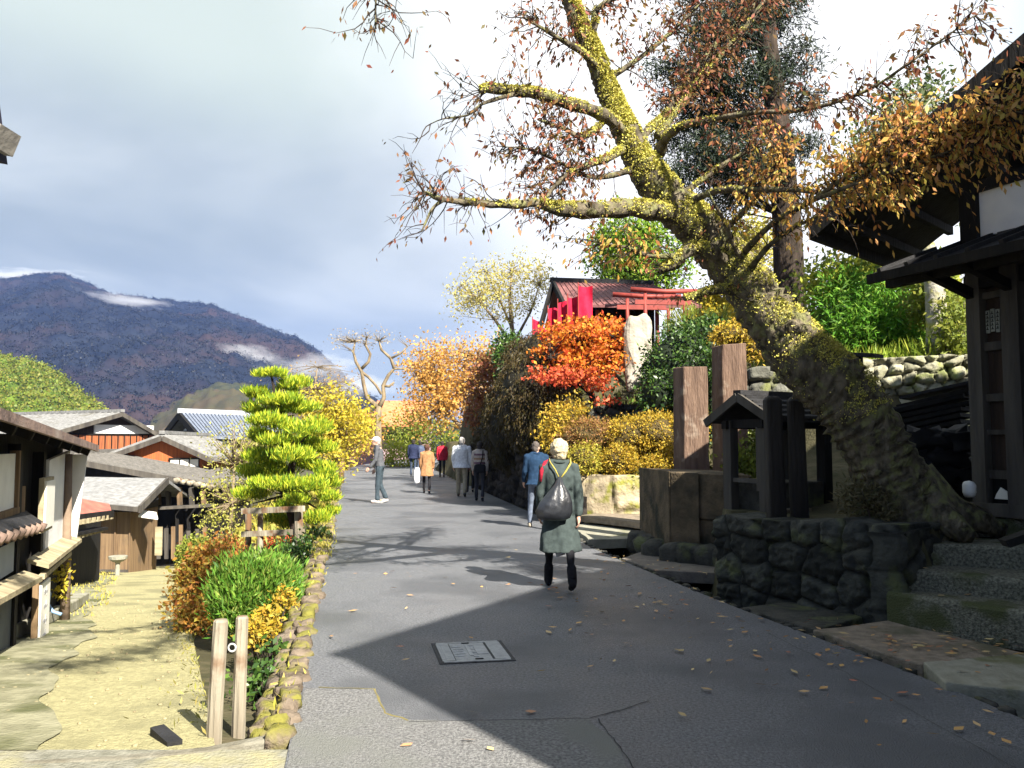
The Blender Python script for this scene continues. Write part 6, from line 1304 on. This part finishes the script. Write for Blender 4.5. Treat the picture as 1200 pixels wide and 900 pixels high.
    for sd in (-1, 1):
        p, e, w = A[sd]; d = (w - e).normalized(); side = Vector((0, 1, 0)); side = (side - d * side.dot(d)).normalized(); inn = d.cross(side) * -sd
        for q, (o, L) in enumerate(((-.026, .052), (-.009, .065), (.009, .07), (.025, .062))):
            r0 = w + d * .078 * s + side * o * s; f.tube([r0 - d * .02 * s, r0 + d * L * .4 * s, r0 + d * L * .75 * s + inn * .012 * s, r0 + d * L * .95 * s + inn * .03 * s], [.0095 * s, .009 * s, .008 * s, .006 * s], 6)
        r0 = w + d * .03 * s + side * .026 * s; f.tube([r0, r0 + (d * .03 + side * .022) * s, r0 + (d * .06 + side * .022) * s + inn * .012 * s], [.011 * s, .010 * s, .007 * s], 6)
    n0 = len(me.vertices); vv = np.zeros(n0 * 3, np.float32); me.vertices.foreach_get('co', vv); verts = [tuple(v) for v in vv.reshape(-1, 3)] + [tuple(v) for v in f.v]; faces = [tuple(p.vertices) for p in me.polygons] + [tuple(i + n0 for i in q) for q in f.f]
    def put(name, verts, faces, m, parent=t):
        q = bpy.data.meshes.new(name); RM = Matrix.Rotation(R(head), 4, 'Z'); q.from_pydata([RM @ Vector(v) for v in verts], [], faces); q.polygons.foreach_set('use_smooth', [True] * len(q.polygons)); q.update(); return link(name, q, m, parent)
    def putme(name, mb, m, vox=voxel, sm=4):
        q = fuse(mb, vox * s, sm)
        if name in ('coat', 'jacket', 'trousers'):              # cloth folds
            for v in q.vertices:
                c_ = v.co; f_ = noise.noise(Vector((c_.x * 9, c_.y * 9, c_.z * 4.5 + H * 7))) + .5 * noise.noise(Vector((c_.x * 22, c_.y * 22, c_.z * 15 + H * 3))); v.co = c_ + v.normal * f_ * .013 * s
        if name == 'hair':
            for v in q.vertices: c_ = v.co; v.co = c_ + v.normal * (noise.noise(c_ * 30) + .6 * noise.noise(c_ * 70)) * .010 * s
        return put(name, [tuple(v.co) for v in q.vertices], [tuple(p.vertices) for p in q.polygons], m)
    put('body', verts, faces, SKIN)
    for sd in (-1, 1):
        e = MB(); e.blob(hp(sd * .03, .082, .005), (.011 * s, .008 * s, .008 * s), 8, 6); put('eye', e.v, e.f, M_BLACK)
    # trousers
    b = MB()
    for sd in (-1, 1):
        h, k, a = J[sd]; wd = trous[1]; cap(b, h, k, .088 * s * wd, .066 * s * wd); cap(b, k, a + Vector((0, 0, .03 * s)), .066 * s * wd, .054 * s * wd)
        b.tube([k, a + Vector((0, 0, .01 * s))], [.06 * s * wd, .058 * s * wd], 10)
    b.blob(V2(0, -.005, .94), (.165 * s, .125 * s, .12 * s)); putme('trousers', b, trous[0])
    # upper garment
    b = MB(); hem = V2(0, 0, coat_len).z / s - dz / s
    if stripes is None or True:
        zs = [1.44, 1.34, 1.20, 1.06, .95]; rx = [.11, .175, .165, .155, .165]; ry = [.075, .125, .12, .115, .125]
        if coat_len < .90: zs += [.90 - (.90 - coat_len) * u for u in (.33, .66, 1)]; rx += [.17 + .05 * flare * u for u in (.4, .8, 1.1)]; ry += [.13 + .05 * flare * u for u in (.4, .8, 1.1)]
        else: zs = [z for z in zs if z > coat_len] + [coat_len]; rx = rx[:len(zs) - 1] + [.172]; ry = ry[:len(zs) - 1] + [.13]
        n = 20; vs = []
        for z, x_, y_ in zip(zs, rx, ry):
            for i in range(n): a = 2 * math.pi * i / n; fold = 1 + (.05 * math.sin(a * 5 + z * 3) if z < .95 else .012 * math.sin(a * 4 + z * 9)); vs.append(V2(x_ * bulk * math.cos(a) * fold, y_ * bulk * math.sin(a) * fold, z))
        fs = [(j * n + i, (j + 1) * n + i, (j + 1) * n + (i + 1) % n, j * n + (i + 1) % n) for j in range(len(zs) - 1) for i in range(n)] + [tuple(range(n)), tuple((len(zs) - 1) * n + i for i in range(n - 1, -1, -1))]
        b.add(vs, fs)
    for sd in (-1, 1):
        p, e, w = A[sd]; cap(b, p, e, .062 * s * bulk, .056 * s); cap(b, e, e.lerp(w, .88), .055 * s, .044 * s); b.blob(p, (.066 * s * bulk, .07 * s, .06 * s))
    cap(b, V2(-.10, 0, 1.43), V2(.10, 0, 1.43), .062 * s, .062 * s); b.blob(V2(0, .01, 1.465), (.075 * s, .07 * s, .035 * s))
    g = putme('coat' if coat_len < .85 else 'jacket', b, coat)
    if stripes:
        for z, m in stripes:
            n = 24; vs = []
            for zz in (z, z + .055):
                rr = (.178 if z > 1.2 else .168, .128)
                vs += [Mx.to_3x3() @ V2(rr[0] * bulk * 1.03 * math.cos(2 * math.pi * i / n), rr[1] * bulk * 1.05 * math.sin(2 * math.pi * i / n), zz) for i in range(n)]
            q = MB(); q.add(vs, [(i, (i + 1) % n, n + (i + 1) % n, n + i) for i in range(n)]); q.v = [v + pos for v in q.v]; q.build('knit_stripe', m, g, True)
    # shoes
    for sd in (-1, 1):
        h, k, a = J[sd]; d = (a - k).normalized(); b = MB(); ft = Vector((0, 1, .10 if d.y > 0 else -.35)).normalized()
        heel = a + Vector((0, -.035 * s, -.05 * s)); cap(b, heel, heel + ft * .17 * s, .042 * s, .036 * s); b.blob(heel + ft * .06 * s + Vector((0, 0, .025 * s)), (.042 * s, .07 * s, .045 * s))
        if boots: cap(b, a + Vector((0, 0, -.03 * s)), a - d * .14 * s, .052 * s, .056 * s)
        putme('boot' if boots else 'shoe', b, shoe, voxel * .8)
    # hair or hat
    b = MB()
    cl_ = MB(); ca_ = V2(0, -.005, 1.47)
    cl_.tube([ca_ + Vector((math.cos(a) * .072, math.sin(a) * .068, .012 * math.sin(a))) * s for a in [i * math.pi / 8 for i in range(17)]], .018 * s, 6, False); put('collar', cl_.v, cl_.f, coat)
    if hair: b.blob(hp(0, -.018, .042), (.092 * s * hairshape, .104 * s * hairshape, .104 * s * hairshape), 14, 10, .10, 5, 3); b.blob(hp(0, -.05, -.02), (.072 * s * hairshape, .06 * s, .075 * s), 12, 8, .1, 5, 4); putme('hair', b, hair, voxel * .7, 2)
    if hat:
        b = MB(); b.blob(hp(0, -.005, .065), (.086 * s, .10 * s, .075 * s), 14, 10); b.box(hp(0, .10, .055), (.12 * s, .12 * s, .012 * s), rot=HR) if hat[1] else None; putme('cap' if hat[1] else 'hat', b, hat[0], voxel * .6, 2)
    return t, (lambda x, y, z: Mx.to_3x3() @ V2(x, y, z) + pos), s
def foot(px, py, Y): p = at(px, py, Y); z = float(zroad(Y)); return Vector((p.x, Y, z))
HAIRW = pm('white_hair', (.56, .49, .34), (.36, .29, .18), 40, .8, .3, 80, spec=.2); HAIRD = plain('dark_hair', (.03, .025, .022)); HAIRG = plain('grey_hair', (.42, .40, .38))
BLK = cloth('black', (.018, .018, .021)); DENIM = cloth('denim', (.06, .08, .12)); NAVY = cloth('navy', (.03, .04, .07)); GREYT = cloth('grey', (.10, .105, .115))
# the near walker
P0 = foot(656, 690, 9.55)
t0, L0, s0 = person('white haired walker in a long dark grey green coat and black boots, seen from behind', P0, 1.67, 3, cloth('greygreen', (.055, .072, .070)), .46, (BLK, .74), BLK, HAIRW, .34, (.10, -.20), (.30, .1), flare=1.35, voxel=.0125, boots=True, headturn=12, lean=.05, hairshape=1.12)
def drawbag():
    t = thing('drawstring_bag', 'shiny black drawstring bag on the back of the near walker', 'bag', tuple(L0(-.02, -.2, 1.0)))
    b = MB(); pts = [(-.01, -.16, 1.30, .02, .02), (-.02, -.19, 1.22, .05, .04), (-.03, -.215, 1.12, .12, .06), (-.06, -.225, 1.02, .175, .075), (-.085, -.225, .92, .20, .08), (-.09, -.215, .85, .18, .07), (-.09, -.205, .82, .12, .045)]
    n = 26; vs = []
    for i, (x, y, z, rx, ry) in enumerate(pts):
        for k in range(n): a = 2 * math.pi * k / n; f = 1 + .10 * math.sin(a * 7 + z * 4) * (1 - i / 9); vs.append(L0(x + rx * f * math.cos(a), y + ry * f * math.sin(a), z))
    b.add(vs, [(j * n + k, (j + 1) * n + k, (j + 1) * n + (k + 1) % n, j * n + (k + 1) % n) for j in range(len(pts) - 1) for k in range(n)] + [tuple(range(n)), tuple((len(pts) - 1) * n + k for k in range(n - 1, -1, -1))])
    b.build('sack', pm('nylon', (.020, .022, .026), (.012, .013, .016), 8, .32, .25, 12, spec=.8), t, True)
    b = MB(); b.tube([L0(-.01, -.17, 1.27), L0(.06, -.155, 1.36), L0(.12, -.10, 1.445), L0(.13, .0, 1.50)], [.008, .010, .010, .008], 7); b.tube([L0(-.01, -.17, 1.27), L0(-.06, -.15, 1.38), L0(-.11, -.08, 1.46), L0(-.11, .02, 1.50)], [.006, .007, .007, .006], 6); b.build('strap', cloth('yellowcord', (.42, .35, .08)), t, True)
    b = MB(); b.tube([L0(.0, -.18, 1.26), L0(.01, -.20, 1.17), L0(.0, -.225, 1.08)], [.008, .007, .005], 6); b.build('cord', plain('white_cord', (.6, .6, .6)), t, True)
drawbag()
b = MB(); b.tube([L0(-.10, .05, 1.48), L0(-.16, -.02, 1.45), L0(-.205, -.05, 1.36), L0(-.215, -.05, 1.24)], [.016, .024, .024, .014], 8); o = b.build('scarf', cloth('redscarf', (.36, .02, .04)), t0, True)
b = MB(); b.slab([L0(-.05, .16, .48), L0(.07, .16, .50), L0(.08, .16, .40), L0(-.02, .16, .37)], Vector((0, .05, 0))); solo(b, 'paper_bag', cloth('whitebag', (.75, .77, .85)), 'small white bag showing under the hem of the long coat', 'bag')
# the man in blue just ahead on the right
P1 = foot(629, 616, 16.4)
t1, L1, s1 = person('balding walker in a dark blue jacket half hidden by the near walker', P1, 1.66, 8, cloth('blue', (.018, .042, .085)), .86, (cloth('paleblue', (.16, .19, .25)), .9), cloth('buff', (.40, .34, .26)), plain('brown_grey_hair', (.10, .085, .075)), .22, (.1, -.1), (.5, .3), headturn=-25, hairshape=.84, lean=.08, bulk=1.08)
# man with the white cap facing left
P2 = foot(445, 590, 22.8)
t2, L2, s2 = person('person in white cap and grey sweater standing side on at the left of the road', P2, 1.75, 92, GREYT, .93, (cloth('slate', (.05, .07, .085)), 1.05), cloth('whiteshoe', (.48, .47, .45)), HAIRG, .04, (.12, .05), (.55, .3), hat=(cloth('whitecap', (.80, .79, .76)), True), lean=.12, headturn=15, bulk=1.02)
b = MB(); b.slab([L2(.16, .10, .80), L2(.16, .16, .82), L2(.17, .11, 1.12), L2(.17, .07, 1.10)], L2(.03, 0, 0) - L2(0, 0, 0)); solo(b, 'map_paper', M_PAPER, 'folded white paper held by the person in the white cap', 'paper')
P3 = foot(541, 577, 25.4)
person('tall walker in a white jacket and khaki trousers', P3, 1.74, 0, cloth('white', (.74, .76, .80)), .82, (cloth('khaki', (.36, .31, .22)), 1.12), cloth('brownshoe', (.06, .05, .04)), HAIRG, .12, (.05, -.05), (.15, .2), bulk=1.22)
P4 = foot(500, 575, 26.8)
t4, L4, s4 = person('walker in a tan brown coat and black trousers carrying a white bag', P4, 1.52, 2, cloth('tan', (.36, .19, .09)), .60, (BLK, .82), BLK, cloth('brownhair', (.10, .05, .035)), .14, (.05, -.1), (.2, .4), bulk=1.05, hairshape=1.05)
b = MB(); q = L4(-.34, .0, .62); b.blob(q, (.10, .07, .26), 12, 9, .1, 3, 2, .7); solo(b, 'carrier_bag', cloth('whitecarrier', (.82, .82, .84)), 'white carrier bag hanging beside the tan coat', 'bag', smooth=True)
P5 = foot(518, 557, 38.0)
person('walker in a bright red jacket and black trousers', P5, 1.58, 0, cloth('red', (.50, .03, .05)), .80, (BLK, .85), BLK, HAIRD, .10, (.05, -.05), (.3, .3), bulk=1.12, voxel=.02)
P6 = foot(484, 556, 38.5)
person('walker in a navy jacket and blue jeans at the left of the group', P6, 1.66, 0, cloth('navyjacket', (.025, .032, .07)), .82, (DENIM, .95), GREYT, HAIRD, .10, (.05, -.05), (.3, .3), bulk=1.1, voxel=.02)
P7 = foot(492, 555, 40.5)
person('walker in a grey blue top mostly hidden behind the tan coat', P7, 1.58, 0, cloth('greyblue', (.08, .10, .16)), .86, (DENIM, .9), GREYT, HAIRD, .10, voxel=.02)
P8 = foot(562, 583, 23.6)
t8, L8, s8 = person('walker in a striped cream sweater with a dark shoulder bag', P8, 1.62, -3, cloth('cream', (.48, .42, .38)), .92, (cloth('charcoal', (.045, .045, .055)), .9), BLK, HAIRD, .12, (.05, -.1), (.2, .25), hat=(cloth('darkhat', (.02, .022, .04)), False), stripes=((1.30, cloth('plumstripe', (.16, .09, .12))), (1.18, cloth('tanstripe', (.30, .19, .12))), (1.06, MATS['cloth_plumstripe'])))
b = MB(); q = L8(.02, -.17, .93); b.blob(q, (.16, .06, .12), 14, 9, .05, 3, 1, .5); tb = thing('shoulder_bag', 'dark bag hanging behind the striped sweater', 'bag', tuple(q)); b.build('pouch', BLK, tb, True)
b = MB(); b.tube([L8(.02, -.16, 1.0), L8(.09, -.15, 1.25), L8(.10, -.08, 1.44), L8(.08, .06, 1.46)], .014, 6); b.build('strap', BLK, tb, True)
P9 = foot(551, 573, 27.5)
person('walker in dark maroon clothes squeezed between the white jacket and the wall', P9, 1.5, 0, cloth('maroon', (.07, .02, .028)), .80, (BLK, .9), BLK, HAIRD, .08, voxel=.02)
